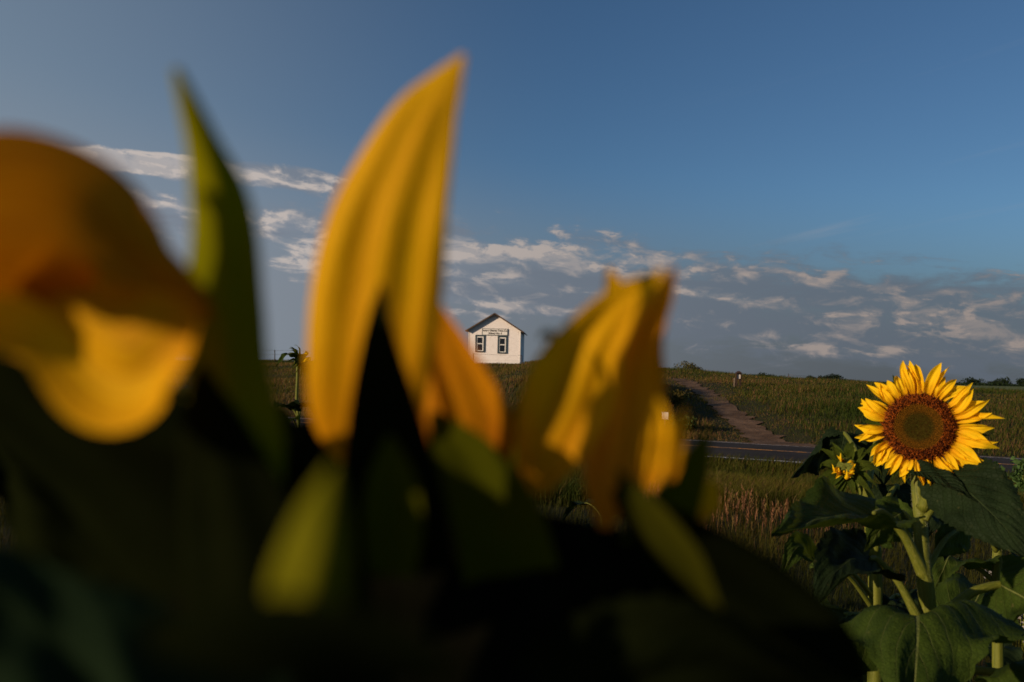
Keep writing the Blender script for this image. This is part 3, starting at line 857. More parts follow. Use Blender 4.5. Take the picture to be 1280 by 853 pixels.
def flower_head(rt, c, nrm, upv, R, petals, plen, pwid, seed, nfl=2600, bracts=22, mat="petal", fn=None):
    r = np.random.default_rng(seed)
    c = np.asarray(c, float); N = unit(np.asarray(nrm, float)); Uv = unit(np.asarray(upv) - N * np.dot(upv, N)); Rv = np.cross(Uv, N)
    # receptacle: lathe
    prof = [(0, .006), (.3, .008), (.62, .012), (.85, .009), (1.0, .0), (1.06, -.008), (.95, -.02), (.7, -.03), (.4, -.038), (.16, -.045)]
    k = 40; a = np.linspace(0, 2 * np.pi, k, endpoint=False); V = []
    for (q, h) in prof:
        V.append(c + (Rv * np.cos(a)[:, None] + Uv * np.sin(a)[:, None]) * q * R + N * h * (R / .06))
    V = np.concatenate(V); m = len(prof); idx = np.arange(m * k).reshape(m, k); nx = np.roll(idx, -1, 1)
    fc = np.stack([idx[:-1], idx[1:], nx[1:], nx[:-1]], -1).reshape(-1, 4).tolist()
    fc.append(idx[-1].tolist())
    disc = link("disc", V, fc, MAT["disc"], rt)
    # florets in phyllotaxis
    i = np.arange(nfl); rad = np.sqrt((i + .5) / nfl); th = i * 2.399963
    h0 = np.interp(rad, [0, .3, .62, .85, 1.0], [.006, .008, .012, .009, .0]) * (R / .06)
    outer = sst(.62, .70, rad); midr = sst(.34, .5, rad)
    hgt = R * ((.030 + .022 * midr) * r.uniform(.5, 1.4, nfl) + .085 * outer * r.uniform(.4, 1.3, nfl))
    wd = R * (.0125 + .008 * outer)
    D = Rv * np.cos(th)[:, None] + Uv * np.sin(th)[:, None]
    B = c + D * (rad * R)[:, None] + N * (h0 - .0006)[:, None]
    tan = np.cross(N, D)
    jit = r.normal(0, .35, (nfl, 2)) * outer[:, None]
    lean = D * ((rad - .45) * .7)[:, None] + D * jit[:, :1] + tan * jit[:, 1:]
    tip = B + (N + lean) * hgt[:, None]
    w = wd[:, None]
    q4 = np.stack([B - D * w, B - tan * w, B + D * w, B + tan * w, tip], 1)
    bi = np.arange(nfl)[:, None] * 5
    T = np.concatenate([bi + np.array(t) for t in ([0, 1, 4], [1, 2, 4], [2, 3, 4], [3, 0, 4])])
    cin = np.array([.045, .052, .006]); cmid = np.array([.2, .075, .006]); cout = np.array([.03, .007, .002])
    bc = cin + (cmid * .5 - cin) * midr[:, None]; bc = bc + (cout - bc) * outer[:, None]
    tcin = np.array([.10, .11, .012]); tcm = np.array([.55, .23, .015])
    pick = (r.random(nfl) < .5)[:, None]
    tco = np.where(pick, np.array([.38, .085, .006]), np.array([.07, .014, .003]))
    tc_ = tcin + (tcm - tcin) * midr[:, None]; tc_ = tc_ + (tco - tc_) * outer[:, None]
    cols = np.stack([bc, bc, bc, bc, tc_], 1) * r.uniform(.7, 1.3, (nfl, 1, 1))
    fast_mesh("florets", q4.reshape(-1, 3), T, MAT["floret"], cols=cols.reshape(-1, 3), loc=tuple(rt.location), parent=rt)
    # ray petals
    for j in range(petals):
        ang = 2 * np.pi * j / petals + r.normal(0, .075); row = j % 3
        L = plen * r.uniform(.74, 1.16) * (1 - .05 * row); wj = pwid * r.uniform(.68, 1.15)
        bend = r.uniform(-.1, .45); tw = r.normal(0, 1.05); sk = r.normal(0, .24)
        if fn: L, wj, bend, tw, sk = fn(ang, L, wj, bend, tw, sk, r)
        D_ = Rv * math.cos(ang) + Uv * math.sin(ang); tn = np.cross(N, D_)
        b0 = c + D_ * R * .97 + N * (-.003 + .003 * row)
        P = [b0, b0 + D_ * L * .33 + N * L * (.06 + .3 * bend), b0 + D_ * L * .68 + N * L * (.04 + .35 * bend) + tn * L * sk * .5, b0 + D_ * L * (1 - .12 * abs(bend)) + N * L * (.0 - r.uniform(-.1, .25)) + tn * L * sk]
        P = catmull(P, 7)
        W = np.array([.45, .75, .96, 1.0, .82, .46, .03]) * wj
        g = ribbon(P, W, tn, 26, 13, cup=r.uniform(.1, .9), folds=.16, nf=r.uniform(1.5, 2.6), ripple=.11, seed=int(r.integers(1e6)), twist=tw)
        link("petal", g[0], g[1], MAT[mat], rt, uvs=g[2])
    for j in range(bracts):
        ang = 2 * np.pi * j / bracts + r.normal(0, .08); L = plen * r.uniform(.55, .85)
        D_ = Rv * math.cos(ang) + Uv * math.sin(ang); tn = np.cross(N, D_)
        b0 = c + D_ * R * .95 - N * .010
        P = catmull([b0, b0 + D_ * L * .5 - N * L * .1, b0 + D_ * L * .9 - N * L * r.uniform(.1, .5), b0 + D_ * L * 1.1 - N * L * r.uniform(.3, .7)], 6)
        g = ribbon(P, np.array([.9, 1.0, .75, .4, .15, 0]) * pwid * .95, tn, 14, 7, cup=.3, ripple=.05, seed=int(r.integers(1e6)), twist=r.normal(0, .3))
        link("bract", g[0], g[1], MAT["bract"], rt, uvs=g[2])
    return N, Rv, Uv

def ground_pt(p): return np.array([p[0], p[1], Hs(p[0], p[1])])

# --- main sunflower
D1 = 1.45
hc1 = at(1149, 534, D1)
top1 = at(1147, 600, D1 + .045)
base1 = at(1166, 1000, D1 + .03); g1 = ground_pt(base1)
sf = root("sunflower", "tall open sunflower with bright yellow petals and brown disc, facing the camera", "sunflower", g1)
def petal_fn(ang, L, w, bend, tw, sk, r):
    # upper petals stand upright and curl, lower right droop flatter
    s = math.sin(ang); c_ = math.cos(ang)
    if s > .5: bend += .15; L *= 1.0
    if s < -.6: L *= .82; bend *= .3
    if c_ < -.6: L *= .9; bend += .1
    if c_ > .5: L *= 1.08; bend *= .5; tw *= .4
    return L, w, bend, tw, sk
flower_head(sf, hc1, (-.50, -.86, .10), (0.02, 0, 1), .0565, 60, .0595, .0155, 5, 3600, 18, fn=petal_fn)
SP = [hc1 + np.array([.02, .045, .0]), top1, at(1150, 640, D1 + .03), at(1153, 700, D1), at(1160, 775, D1), base1, g1 + np.array([0, 0, -.03])]
SR = [.0125, .011, .0112, .0122, .014, .018, .02]
# neck bends behind the head
add_stem(sf, SP, SR, 2600, 3)
P = lambda x, y, d: at(x, y, d)
# petiole bases on stem
nA = P(1153, 636, D1 + .02); nB = P(1157, 724, D1 - .005); nC = P(1150, 778, D1 - .01); nD = P(1172, 778, D1)
UPc = np.array([0, 0, 1.])
# right hand big drooping leaf
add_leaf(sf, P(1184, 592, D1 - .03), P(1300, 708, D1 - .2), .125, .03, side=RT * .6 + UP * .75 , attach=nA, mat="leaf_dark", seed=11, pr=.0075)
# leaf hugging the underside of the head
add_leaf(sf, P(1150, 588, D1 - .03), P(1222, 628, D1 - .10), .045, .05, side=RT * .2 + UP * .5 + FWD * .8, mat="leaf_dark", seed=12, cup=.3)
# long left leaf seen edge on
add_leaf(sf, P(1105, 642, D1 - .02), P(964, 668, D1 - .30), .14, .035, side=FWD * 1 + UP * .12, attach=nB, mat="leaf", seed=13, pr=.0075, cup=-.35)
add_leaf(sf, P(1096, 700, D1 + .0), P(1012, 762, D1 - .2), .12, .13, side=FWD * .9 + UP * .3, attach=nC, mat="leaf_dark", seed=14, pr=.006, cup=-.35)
# big front leaf
add_leaf(sf, P(1150, 782, D1 - .12), P(1142, 930, D1 - .48), .26, .18, side=RT * 1 + UP * .05, attach=P(1160, 800, D1), mat="leaf", seed=15, pr=.007, cup=-.2)
add_leaf(sf, P(1062, 770, D1 - .12), P(1010, 900, D1 - .3), .17, .18, side=RT * 1 - UP * .3, attach=P(1160, 830, D1), mat="leaf", seed=16, pr=.007, cup=-.2)
# right arching petiole and leaf
add_leaf(sf, P(1250, 731, D1 + .02), P(1345, 800, D1 - .15), .15, .05, side=FWD + UP * .3, attach=nD, mat="leaf", seed=17, pr=.0075)
add_leaf(sf, P(1258, 842, D1 - .1), P(1330, 900, D1 - .3), .16, .2, side=RT + UP * .4, attach=P(1165, 860, D1), mat="leaf", seed=18, pr=.0065)
add_leaf(sf, P(1195, 790, D1 + .06), P(1262, 760, D1 + .28), .14, .2, attach=P(1168, 800, D1), mat="leaf", seed=19, pr=.0055)

add_leaf(sf, P(1196, 612, D1 + .03), P(1243, 662, D1 - .02), .055, .05, side=RT * .8 + UP * .6 + FWD * .3, attach=P(1156, 650, D1 + .01), mat="leaf_sunlit", seed=20, pr=.004)
add_leaf(sf, P(1128, 640, D1 + .06), P(1080, 690, D1 - .04), .08, .06, side=RT * .8 - UP * .5, attach=P(1155, 680, D1), mat="leaf", seed=29, pr=.004)
add_leaf(sf, P(1205, 660, D1 + .08), P(1165, 700, D1 + .02), .07, .05, side=RT * .6 - UP * .6, attach=P(1157, 715, D1), mat="leaf", seed=30, pr=.004)
# --- budding sunflower behind, left
D2 = 1.72
hb = P(1058, 585, D2); g2 = ground_pt(P(1092, 1000, D2 + .05))
sf2 = root("sunflower", "half opened sunflower bud with curling green bracts, left of the open sunflower", "sunflower", g2)
add_stem(sf2, [hb + np.array([.015, .03, -.005]), P(1078, 600, D2 + .03), P(1085, 630, D2 + .03), P(1090, 690, D2 + .03), P(1094, 760, D2 + .03), g2], [.010, .0105, .010, .0125, .014, .017], 1200, 6)
def bud(rt, c, nrm, R, seed, npet, nbr, plen, ptube=True):
    r = np.random.default_rng(seed); N = unit(np.asarray(nrm, float)); U_ = unit(np.array([0, 0, 1.]) - N * N[2]); R_ = np.cross(U_, N)
    c = np.asarray(c, float)
    prof = [(0.05, .004), (.5, .006), (.9, .0), (1.05, -.012), (.8, -.026), (.4, -.036), (.2, -.04)]
    k = 20; a = np.linspace(0, 2 * np.pi, k, endpoint=False)
    V = np.concatenate([c + (R_ * np.cos(a)[:, None] + U_ * np.sin(a)[:, None]) * q * R + N * h * (R / .03) for q, h in prof])
    m = len(prof); idx = np.arange(m * k).reshape(m, k); nx = np.roll(idx, -1, 1)
    fc = np.stack([idx[:-1], idx[1:], nx[1:], nx[:-1]], -1).reshape(-1, 4).tolist() + [idx[-1].tolist(), idx[0][::-1].tolist()]
    link("bud", V, fc, MAT["bract"], rt)
    for j in range(npet):
        ang = r.uniform(0, 6.28); D_ = R_ * math.cos(ang) + U_ * math.sin(ang); tn = np.cross(N, D_); L = plen * r.uniform(.6, 1)
        b0 = c + D_ * R * r.uniform(.55, .85)
        Pn = catmull([b0, b0 + N * L * .6 + D_ * L * r.uniform(-.1, .2), b0 + N * L * .9 - D_ * L * r.uniform(-.5, .5) + tn * L * r.normal(0, .25)], 6)
        g = ribbon(Pn, np.array([.6, .9, 1, .8, .5, .05]) * .009, tn, 14, 7, cup=.8, folds=.1, ripple=.1, seed=j, twist=r.normal(0, 1))
        link("petal", g[0], g[1], MAT["petal"], rt, uvs=g[2])
    for j in range(nbr):
        ang = 2 * np.pi * j / nbr * 1.0 + r.normal(0, .15); D_ = R_ * math.cos(ang) + U_ * math.sin(ang); tn = np.cross(N, D_); L = plen * r.uniform(.9, 1.7)
        b0 = c + D_ * R * .95 - N * R * r.uniform(.1, .7); cu = r.uniform(-.5, .9)
        Pn = catmull([b0, b0 + D_ * L * .4 + N * L * .12, b0 + D_ * L * .85 + N * L * cu * .25 - np.array([0, 0, .12 * L]), b0 + D_ * L * 1.0 + N * L * cu * .2 - np.array([0, 0, .38 * L])], 8)
        g = ribbon(Pn, np.array([.9, 1, .95, .7, .35, .2, .12, 0]) * .015, tn, 18, 7, cup=.5, ripple=.12, seed=j, twist=r.normal(0, .6))
        link("bract", g[0], g[1], MAT["bract"], rt, uvs=g[2])
bud(sf2, hb, (-.55, -.8, .12), .021, 9, 20, 24, .032)
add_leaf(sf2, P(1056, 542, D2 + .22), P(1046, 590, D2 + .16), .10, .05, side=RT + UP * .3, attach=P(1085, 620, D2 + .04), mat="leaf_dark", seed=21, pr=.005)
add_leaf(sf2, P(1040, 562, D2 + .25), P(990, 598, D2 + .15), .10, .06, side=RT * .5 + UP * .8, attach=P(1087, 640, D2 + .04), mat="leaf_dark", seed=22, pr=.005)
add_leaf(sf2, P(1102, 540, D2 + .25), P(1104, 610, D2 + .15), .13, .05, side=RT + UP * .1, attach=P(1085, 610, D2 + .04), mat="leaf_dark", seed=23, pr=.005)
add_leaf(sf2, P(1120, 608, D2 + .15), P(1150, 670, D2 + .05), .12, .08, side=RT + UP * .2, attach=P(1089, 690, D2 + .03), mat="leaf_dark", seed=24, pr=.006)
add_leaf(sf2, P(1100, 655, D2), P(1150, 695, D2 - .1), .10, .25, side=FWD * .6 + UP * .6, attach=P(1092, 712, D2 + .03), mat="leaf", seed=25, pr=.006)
add_leaf(sf2, P(1026, 702, D2 - .05), P(1050, 680, D2 + .02), .065, .1, side=RT * .8 + UP * .7, attach=P(1094, 750, D2 + .03), mat="leaf_sunlit", seed=26, pr=.004, label="small upright leaf painted sunlit pale green")
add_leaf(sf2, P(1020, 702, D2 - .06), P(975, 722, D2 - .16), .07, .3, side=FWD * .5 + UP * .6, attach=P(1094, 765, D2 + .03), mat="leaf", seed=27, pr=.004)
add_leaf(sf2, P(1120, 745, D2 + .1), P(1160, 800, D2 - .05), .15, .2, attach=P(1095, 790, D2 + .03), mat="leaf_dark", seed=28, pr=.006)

# --- right plant
D3 = 2.15
g3 = ground_pt(P(1250, 1000, D3))
sf3 = root("sunflower", "slender sunflower stem with a withered top at the right edge, behind the open one", "sunflower", g3)
add_stem(sf3, [P(1246, 650, D3), P(1247, 680, D3), P(1246, 720, D3), P(1247, 790, D3), g3], [.008, .0115, .0115, .013, .016], 700, 8)
bud(sf3, P(1244, 650, D3) + np.array([0, 0, .0]), (-.3, -.6, .7), .014, 31, 0, 12, .03)
for k, (a, b, w, at_, sd, mt) in enumerate([((1225, 655, D3 - .1), (1180, 700, D3 - .3), .18, (1246, 690, D3), 31, "leaf_dark"), ((1268, 668, D3), (1310, 720, D3 - .2), .17, (1246, 700, D3), 32, "leaf"),
        ((1205, 705, D3 + .05), (1165, 745, D3 - .15), .18, (1246, 730, D3), 33, "leaf"), ((1215, 745, D3), (1170, 790, D3 - .2), .17, (1246, 765, D3), 34, "leaf_dark"),
        ((1270, 745, D3), (1320, 790, D3 - .2), .17, (1246, 775, D3), 35, "leaf"), ((1200, 640, D3 + .2), (1160, 670, D3 + .1), .14, (1246, 680, D3), 36, "leaf_dark")]):
    add_leaf(sf3, P(*a), P(*b), w, .2, attach=P(*at_), mat=mt, seed=sd, pr=.0055)

# --- distant young sunflower on the left
D4 = 4.4
g4 = ground_pt(P(373, 700, D4))
sf4 = root("sunflower", "lone young sunflower with drooping head and one hanging leaf, far left near the ridge line", "sunflower", g4)
add_stem(sf4, [P(372, 452, D4), P(372, 470, D4), P(371, 500, D4), P(373, 525, D4), P(374, 600, D4), g4], [.007, .0075, .0075, .009, .011, .013], 0, 8)
bud(sf4, P(379, 450, D4), (.7, -.3, .35), .038, 41, 5, 26, .05)
add_leaf(sf4, P(370, 446, D4), P(345, 458, D4 - .1), .085, .28, attach=P(372, 457, D4), mat="leaf", seed=41, pr=.005)
add_leaf(sf4, P(366, 512, D4), P(338, 514, D4 - .15), .11, .2, attach=P(373, 525, D4), mat="leaf_dark", seed=42, pr=.005)
add_leaf(sf4, P(378, 508, D4), P(396, 522, D4 - .15), .11, .25, attach=P(373, 524, D4), mat="leaf_dark", seed=43, pr=.005)
add_leaf(sf4, P(366, 524, D4 - .05), P(352, 540, D4 - .2), .08, .2, attach=P(373, 545, D4), mat="leaf", seed=44, pr=.004)

# --- leafy low sunflowers filling the lower right
def leafy(px, d, topz, n, label, seed, mt="leaf", wmul=1.0):
    r = np.random.default_rng(seed); b = ground_pt(at(px, 700, d)); t = b + np.array([r.normal(0, .03), r.normal(0, .03), topz])
    rt = root("sunflower", label, "sunflower", b, "leafy sunflowers without open flowers")
    SPp = [t, (t + b) / 2 + np.array([.01, .01, 0]), b]
    add_stem(rt, SPp, [.006, .010, .013])
    for i in range(n):
        f = .25 + .75 * (i + 1) / n; z = b + (t - b) * f; a = i * 2.4 + r.normal(0, .3); q = r.uniform(.07, .14)
        dv = np.array([math.cos(a), math.sin(a), 0]); bs = z + dv * q + np.array([0, 0, q * .7]); L = r.uniform(.13, .22) * wmul * (1.15 - .5 * f)
        add_leaf(rt, bs, bs + dv * L + np.array([0, 0, -L * r.uniform(.35, .8)]), L * .85, .22, attach=z, mat=mt if r.random() < .6 else "leaf_dark", seed=seed * 50 + i, pr=.004, ripple=.12)
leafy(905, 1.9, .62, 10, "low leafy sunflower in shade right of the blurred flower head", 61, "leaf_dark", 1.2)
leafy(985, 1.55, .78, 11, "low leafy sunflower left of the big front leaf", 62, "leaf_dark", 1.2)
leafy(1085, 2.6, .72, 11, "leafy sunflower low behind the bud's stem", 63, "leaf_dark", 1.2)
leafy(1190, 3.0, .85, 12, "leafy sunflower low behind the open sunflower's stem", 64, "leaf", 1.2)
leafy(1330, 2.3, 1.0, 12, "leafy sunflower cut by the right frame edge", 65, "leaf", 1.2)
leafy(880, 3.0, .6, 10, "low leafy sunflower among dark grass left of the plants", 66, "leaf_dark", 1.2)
leafy(1010, 3.3, .6, 10, "low leafy sunflower behind the small pale leaf", 67, "leaf_dark", 1.2)

def tall(x, y, topz, n, label, seed, wm=1.0):  # plants added out of view to cast shade
    px = 0
    r = np.random.default_rng(seed); b = np.array([x, y, Hs(x, y)]); t = b + np.array([.02, 0, topz])
    rt = root("sunflower", label, "sunflower", b, "unseen sunflowers added to cast shade")
    add_stem(rt, [t, (t + b) / 2 + np.array([.02, .01, 0]), b], [.007, .012, .016])
    for i in range(n):
        f = .2 + .8 * (i + 1) / n; z = b + (t - b) * f; a = i * 2.4 + r.normal(0, .3); q = r.uniform(.07, .12)
        dv = np.array([math.cos(a), math.sin(a), 0]); bs = z + dv * q + np.array([0, 0, q * .5]); L = r.uniform(.17, .24) * wm
        add_leaf(rt, bs, bs + dv * L * .8 + np.array([0, 0, -L * r.uniform(.5, .9)]), L * .9, .12, attach=z, mat="leaf", seed=seed * 50 + i, pr=.004)
for k_, (px_, d_, tz_) in enumerate([(300, 3.0, 1.02), (420, 3.5, .98), (540, 3.9, .9), (640, 4.3, .85), (745, 4.8, .8), (350, 5.0, .95), (480, 2.4, .95), (610, 2.9, .9), (730, 3.4, .85), (800, 2.6, .75)]):  # row hidden by the near flower, added to shade the ground
    leafy(px_, d_, tz_, 10, "hidden leafy sunflower added for shade behind the near blurred flower, %s from the left" % ["first", "third", "fifth", "seventh", "ninth", "second", "fourth", "sixth", "eighth", "last"][k_], 90 + k_, "leaf_dark", 1.25)
tall(-.62, -.17, 1.66, 16, "unseen tall leafy sunflower added just left of the camera to cast shade", 81)
tall(-.95, .42, 1.52, 13, "unseen tall leafy sunflower added further left to cast shade", 82)
tall(-1.25, 1.1, 1.40, 9, "third unseen tall leafy sunflower added on the left to cast shade", 83)
tall(-.55, -.62, 1.60, 14, "unseen tall leafy sunflower added behind the camera on the left for shade", 84)
tall(-1.7, .9, 1.62, 12, "unseen tall leafy sunflower added farthest to the left to cast shade", 85)

# ------------------------------------------------------------------ the near, blurred sunflower
g5 = ground_pt(at(560, 2600, .17))
nf = root("sunflower", "huge blurred sunflower right in front of the camera, seen from behind its head", "sunflower", (g5[0], .19, 0))
def near(name, pts, mat, cup=.25, folds=.05, nfold=2.0, ripple=.03, seed=0, side=None, n=40, k=21, twist=0, label=None):
    """pts: (px, py, depth, width_px)"""
    C = np.array([at(a, b, d) for a, b, d, w in pts]); W = [w * d / F_PX for a, b, d, w in pts]
    if side is None:
        T = np.gradient(C, axis=0); side = unit(np.cross(T, FWD))
    else: side = np.repeat(np.asarray(side, float)[None], len(C), 0)
    g = ribbon(C, W, side, n, k, cup=cup, folds=folds, nf=nfold, ripple=ripple, seed=seed, twist=twist)
    o = link(name, g[0], g[1], MAT[mat], nf, uvs=g[2])
    if label: o["label"] = label
    return o
# centre tall petal (base first)
near("petal", [(455, 580, .165, 60), (452, 530, .163, 132), (460, 450, .16, 160), (470, 360, .158, 166), (484, 280, .156, 152), (504, 215, .155, 124), (530, 150, .154, 86), (556, 106, .153, 46), (580, 68, .152, 6)],
     "petal_near", cup=-.14, folds=.05, nfold=2.6, ripple=.035, seed=2, n=70, k=41, label="tall upright petal with long folds")
near("petal", [(610, 590, .185, 60), (598, 530, .183, 84), (575, 470, .182, 66), (552, 415, .181, 42), (538, 370, .18, 10)], "petal_shade", seed=3)
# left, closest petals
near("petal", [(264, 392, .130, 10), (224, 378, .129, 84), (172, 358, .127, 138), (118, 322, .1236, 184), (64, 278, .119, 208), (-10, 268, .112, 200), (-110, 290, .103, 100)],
     "petal_shade_dark", cup=.2, folds=.05, ripple=.04, seed=4, side=UP * .85 - FWD * .35, n=60, k=31, label="folded upper petal at the left edge, its shade painted brown")
near("bract", [(-140, 470, .132, 60), (-20, 486, .132, 100), (70, 545, .132, 120), (160, 620, .132, 150), (250, 720, .132, 160)], "shade_near", cup=-.2, ripple=.05, seed=77)
near("leaf", [(180, 800, .068, 40), (280, 800, .068, 96), (400, 806, .068, 110), (500, 822, .068, 80), (580, 850, .068, 10)], "shade_near", cup=-.2, ripple=.06, seed=78)
near("petal", [(250, 392, .120, 14), (230, 402, .121, 76), (188, 426, .122, 150), (148, 446, .123, 186), (80, 388, .1245, 150), (0, 352, .1245, 172), (-80, 330, .119, 160), (-170, 315, .112, 60)],
     "petal_near", cup=-.30, folds=.09, nfold=1.7, ripple=.05, seed=6, side=UP, n=60, k=31, label="bright orange lower petal at the left edge")
# right group
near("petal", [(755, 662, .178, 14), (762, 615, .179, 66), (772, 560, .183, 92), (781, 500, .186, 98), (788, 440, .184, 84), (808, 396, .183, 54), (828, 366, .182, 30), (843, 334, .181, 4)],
     "petal_shade", cup=.3, folds=.08, nfold=2.2, ripple=.06, seed=7, side=RT * .9 - FWD * .3, n=60, k=31)
near("petal", [(672, 618, .178, 20), (683, 570, .177, 80), (704, 510, .176, 112), (724, 462, .175, 108), (746, 420, .174, 78), (780, 378, .173, 50), (808, 356, .172, 28), (830, 336, .171, 3)],
     "petal_near", cup=.25, folds=.07, nfold=2.3, ripple=.05, seed=8, n=60, k=31)
near("petal", [(790, 430, .192, 40), (780, 400, .192, 40), (770, 368, .191, 32), (760, 334, .19, 4)], "petal_near", seed=9)
near("petal", [(812, 612, .158, 10), (817, 585, .158, 32), (822, 548, .158, 34), (824, 518, .158, 20), (822, 498, .158, 4)], "petal_near", folds=.2, ripple=.14, seed=10)
near("petal", [(836, 600, .163, 10), (840, 575, .163, 26), (844, 548, .163, 26), (850, 528, .163, 16), (856, 514, .163, 3)], "petal_near", folds=.2, ripple=.14, seed=14)
near("petal", [(872, 655, .2, 4), (884, 632, .2, 30), (888, 612, .2, 24), (890, 600, .2, 4)], "petal_near", seed=11)
near("petal", [(836, 738, .17, 4), (846, 722, .17, 22), (856, 706, .17, 16), (862, 696, .17, 3)], "petal_near", seed=12)
near("petal", [(535, 560, .19, 30), (532, 500, .19, 44), (530, 440, .19, 40), (532, 390, .19, 6)], "petal_shade", seed=16)
# bracts
near("bract", [(305, 640, .135, 90), (288, 560, .134, 124), (278, 460, .133, 104), (275, 380, .132, 98), (275, 300, .131, 90), (268, 240, .13, 72), (251, 180, .129, 44), (234, 130, .128, 28), (219, 86, .127, 12)],
     "bract_near", cup=-.6, folds=.06, ripple=.08, n=60, k=25, seed=20, label="tall green bract with lower half behind added dark sheets")
near("bract", [(500, 720, .15, 150), (492, 620, .15, 130), (482, 520, .15, 92), (476, 450, .15, 56), (474, 400, .151, 28), (477, 355, .152, 4)], "shade_near", cup=.4, seed=21)
near("bract", [(370, 840, .08, 100), (376, 770, .08, 104), (388, 700, .08, 92), (402, 635, .081, 56), (416, 580, .082, 6)], "bract_olive", cup=-.5, folds=.08, ripple=.06, seed=22)
near("bract", [(640, 720, .165, 120), (622, 650, .165, 110), (590, 590, .166, 90), (560, 545, .167, 50), (540, 515, .168, 8)], "bract_halfshade", cup=.3, seed=23)
near("bract", [(618, 620, .19, 66), (640, 560, .19, 54), (664, 510, .19, 42), (686, 468, .19, 30), (698, 440, .19, 17), (694, 424, .189, 13), (681, 417, .187, 10), (674, 424, .186, 4)], "bract_halfshade", cup=.6, seed=24, label="green bract with a curled brown tip")
near("bract", [(800, 720, .185, 100), (830, 660, .185, 72), (852, 615, .185, 52), (870, 575, .185, 34), (885, 538, .185, 6)], "bract_halfshade", cup=.4, seed=25)
near("bract", [(772, 588, .16, 6), (792, 618, .158, 26), (822, 658, .156, 44), (856, 700, .154, 42), (880, 735, .153, 24), (900, 765, .152, 4)], "bract_shade", cup=.3, seed=26)
near("bract", [(490, 720, .143, 60), (492, 660, .143, 74), (490, 600, .143, 62), (486, 545, .144, 10)], "bract_halfshade", cup=.3, seed=27)
# head from behind
def dome(c, rx, ry, rz, seed):
    n_, k_ = 26, 40; V = []
    r = np.random.default_rng(seed)
    for i in range(n_):
        ph = math.pi * i / (n_ - 1)
        for j in range(k_):
            a = 2 * math.pi * j / k_
            q = 1 + .03 * math.sin(a * 7 + ph * 3) + .02 * math.sin(a * 13)
            V.append(c + RT * rx * math.sin(ph) * math.cos(a) * q + FWD * ry * math.sin(ph) * math.sin(a) * q + UP * rz * math.cos(ph))
    idx = np.arange(n_ * k_).reshape(n_, k_); nx = np.roll(idx, -1, 1)
    return np.array(V), np.stack([idx[:-1], idx[1:], nx[1:], nx[:-1]], -1).reshape(-1, 4).tolist()
hd = dome(at(560, 1045, .19), .10, .055, .073, 1)
link("receptacle", hd[0], hd[1], MAT["receptacle"], nf)
hcn = at(560, 1120, .19)
t = tube([hcn, hcn + np.array([.0, .01, -.25]), np.array([g5[0], .19, .5]), np.array([g5[0], .19, -.03])], [.022, .014, .016, .018], 40, 14)
link("stem", t[0], t[1], MAT["stem"], nf, uvs=t[2])
# its upper leaves
def near_leaf(pts, wpx, mat, seed, cup=-.2, label=None, side=None):
    C = [at(a, b, d) for a, b, d in pts]
    dm = np.mean([p[2] for p in pts]); Pc = catmull(C, 8)
    sd = unit(np.cross(Pc[-1] - Pc[0], FWD)) if side is None else side
    g = leaf_geo(Pc, wpx * dm / F_PX, sd, seed, cup, .05)
    o = link("leaf", g[0], g[1], MAT[mat], nf, uvs=g[2])
    if label: o["label"] = label
near("leaf", [(770, 610, .165, 16), (830, 672, .168, 84), (900, 735, .17, 132), (980, 790, .172, 130), (1050, 830, .175, 80), (1085, 850, .178, 10)], "shade_near", cup=-.2, ripple=.05, seed=71, label="dark leaf pointing to the lower right")
near("bract", [(330, 900, .125, 200), (310, 740, .127, 170), (285, 620, .13, 130), (262, 530, .131, 80), (250, 455, .131, 6)], "shade_near", cup=-.2, ripple=.05, seed=75)  # dark sheet added over the tall bract's base in place of shade
near("bract", [(420, 900, .13, 160), (400, 760, .135, 130), (370, 640, .14, 90), (345, 570, .14, 50), (335, 510, .14, 6)], "shade_near", cup=-.2, ripple=.05, seed=76)  # second dark sheet added beside it, standing for shade
near_leaf([(420, 900, .21), (180, 660, .2), (-80, 470, .19)], 520, "shade_near", 72, label="dark leaf rising to the left edge")
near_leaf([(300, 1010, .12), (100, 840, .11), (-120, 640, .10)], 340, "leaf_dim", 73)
near_leaf([(700, 900, .15), (860, 830, .15), (1080, 860, .16)], 200, "shade_near", 74)

# ------------------------------------------------------------------ light
SUN_AZ = math.radians(240); SUN_EL = math.radians(13)
sd = np.array([math.sin(SUN_AZ) * math.cos(SUN_EL), math.cos(SUN_AZ) * math.cos(SUN_EL), math.sin(SUN_EL)])
ld = bpy.data.lights.new("sun", "SUN"); ld.energy = 5.0; ld.angle = math.radians(.6); ld.color = (1.0, .77, .55)
lo = bpy.data.objects.new("sun", ld); COL.objects.link(lo)
lo.rotation_euler = Vector(tuple(sd)).to_track_quat("Z", "Y").to_euler(); lo.location = (-20, -12, 12)

w = bpy.data.worlds.new("World"); sc.world = w; w.use_nodes = True
w.node_tree.nodes.clear(); g = NT(w.node_tree)
sky = g.n.new("ShaderNodeTexSky"); sky.sky_type = "NISHITA"; sky.sun_disc = False
sky.sun_elevation = SUN_EL; sky.sun_rotation = SUN_AZ; sky.air_density = 1.0; sky.dust_density = .9; sky.ozone_density = 2.0; sky.altitude = 300
dirv = g.sep(g.tc("Generated"))
azm = g.m("ARCTAN2", dirv[0], dirv[1]); el = g.m("ARCSINE", dirv[2])
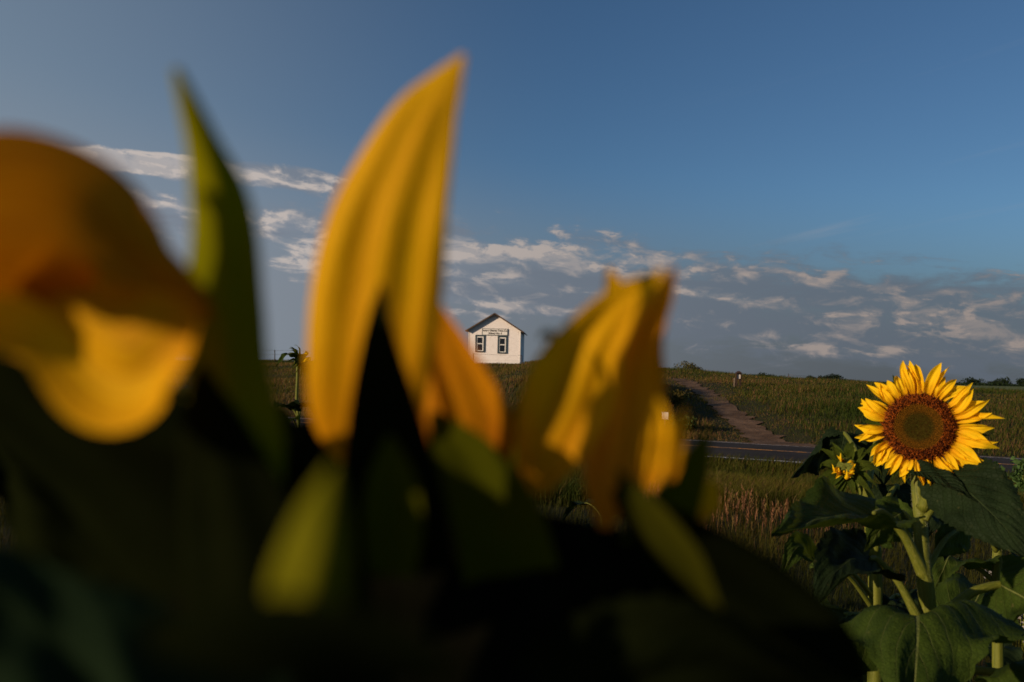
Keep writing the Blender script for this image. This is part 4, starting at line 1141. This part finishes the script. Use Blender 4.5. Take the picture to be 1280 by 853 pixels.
# clouds: az/el coordinates
vc = g.comb(g.m("MULTIPLY", azm, 7.5), g.m("MULTIPLY", g.m("ADD", el, g.m("MULTIPLY", azm, .10)), 34), 0)
vf = g.comb(g.m("MULTIPLY", azm, 25), g.m("MULTIPLY", g.m("ADD", el, g.m("MULTIPLY", azm, .06)), 56), 3.0)
vg = g.comb(g.m("MULTIPLY", azm, 3.2), g.m("MULTIPLY", g.m("ADD", el, g.m("MULTIPLY", azm, .08)), 26), 11.0)
dl = .006
vc2 = g.comb(g.m("MULTIPLY", g.m("SUBTRACT", azm, .012), 7.5), g.m("MULTIPLY", g.m("ADD", g.m("ADD", el, dl), g.m("MULTIPLY", azm, .10)), 34), 0)
vf2 = g.comb(g.m("MULTIPLY", g.m("SUBTRACT", azm, .012), 25), g.m("MULTIPLY", g.m("ADD", g.m("ADD", el, dl), g.m("MULTIPLY", azm, .06)), 56), 3.0)
nb2 = g.noise(vc2, 1.0, 8, .6, .5); nf2 = g.noise(vf2, 1.0, 8, .60, .4)
nbig = g.noise(vc, 1.0, 8, .6, .5); nfine = g.noise(vf, 1.0, 8, .60, .4); ngate = g.noise(vg, 1.0, 3, .5, .3)
elt = g.m("ADD", el, g.m("MULTIPLY", azm, .115))
right = g.smooth(azm, -.34, -.16)
band = g.m("MULTIPLY", g.smooth(elt, .21, .11), g.smooth(elt, .03, .10))
leftm = g.smooth(azm, -.14, -.24)
lb1 = g.m("MULTIPLY", g.smooth(g.m("ABSOLUTE", g.m("SUBTRACT", el, .213)), .0, .02, 1.25, 0), leftm)
lb2 = g.m("MULTIPLY", g.smooth(g.m("ABSOLUTE", g.m("SUBTRACT", el, .162)), .0, .04, .8, 0), leftm)
mask = g.m("MAXIMUM", g.m("MULTIPLY", band, right), g.m("MAXIMUM", lb1, lb2))
cmix = g.m("ADD", g.m("MULTIPLY", nbig, .62), g.m("MULTIPLY", nfine, .38))
cover = g.smooth(g.m("ADD", cmix, g.m("MULTIPLY", mask, .32)), .56, .76)
cover = g.m("MULTIPLY", cover, g.smooth(mask, .0, .25))
cm2 = g.m("ADD", g.m("MULTIPLY", nb2, .62), g.m("MULTIPLY", nf2, .38))
dlt = g.m("SUBTRACT", cmix, cm2)
gate = g.smooth(g.m("ADD", ngate, g.m("MULTIPLY", lb1, .25)), .44, .60)
edge = g.m("ADD", g.m("MULTIPLY", nfine, .65), g.m("MULTIPLY", ngate, .55))
l1 = g.m("MULTIPLY", g.smooth(g.m("ADD", edge, g.m("MULTIPLY", lb1, .10)), .58, .74), .65)
l2 = g.m("MULTIPLY", g.m("MULTIPLY", g.smooth(dlt, .0, .09), gate), .8)
lit = g.m("MULTIPLY", g.m("ADD", l1, l2, clamp=True), g.smooth(cover, .05, .85))
STR = .066
skyc = g.mix(1.0, sky.outputs[0], (.68, .93, 1.16), "MULTIPLY")
hz = g.smooth(elt, .26, .05, 0, .95)
def S(r_, g_, b_): return (r_ / STR, g_ / STR, b_ / STR)
gl = g.m("MULTIPLY", g.smooth(azm, .1, -.75, 0, .65), g.smooth(el, .62, .1, .55, 1))
skyc = g.mix(gl, skyc, S(.27, .33, .38))
hcol = g.mix(g.smooth(azm, -.45, .5), S(.225, .255, .30), S(.086, .098, .115))
c = g.mix(hz, skyc, hcol)
shade = g.mix(g.smooth(azm, -.4, .5), S(.22, .25, .30), S(.115, .14, .175))
c = g.mix(g.m("MULTIPLY", cover, .8), c, shade)
dk = g.m("MULTIPLY", g.smooth(ngate, .42, .62, .25, 0), cover)
c = g.mix(dk, c, S(.11, .13, .17))
litc = g.mix(g.smooth(azm, -.4, .5), S(.56, .49, .45), S(.34, .28, .25))
c = g.mix(g.m("MULTIPLY", lit, .85), c, litc)
# thin cirrus wisps high on the right
vw = g.comb(g.m("MULTIPLY", g.m("SUBTRACT", azm, g.m("MULTIPLY", el, 2.2)), 3), g.m("MULTIPLY", g.m("SUBTRACT", el, g.m("MULTIPLY", azm, .18)), 34), 7.0)
wis = g.m("MULTIPLY", g.smooth(g.noise(vw, 1.0, 5, .6, .6), .56, .78), g.m("MULTIPLY", g.smooth(azm, .12, .4), g.smooth(el, .40, .2, 0, .28)))
c = g.mix(wis, c, S(.30, .32, .36))
bg = g.n.new("ShaderNodeBackground"); g.l.new(c, bg.inputs[0]); bg.inputs[1].default_value = STR
wo = g.n.new("ShaderNodeOutputWorld"); g.l.new(bg.outputs[0], wo.inputs[0])

sc.view_settings.view_transform = "Standard"; sc.view_settings.look = "None"
sc.view_settings.exposure = 0.0; sc.view_settings.gamma = 1.0
sc.render.engine = "CYCLES"
sc.cycles.use_denoising = True
sc.cycles.max_bounces = 6
sc.render.resolution_x = 1024; sc.render.resolution_y = 682
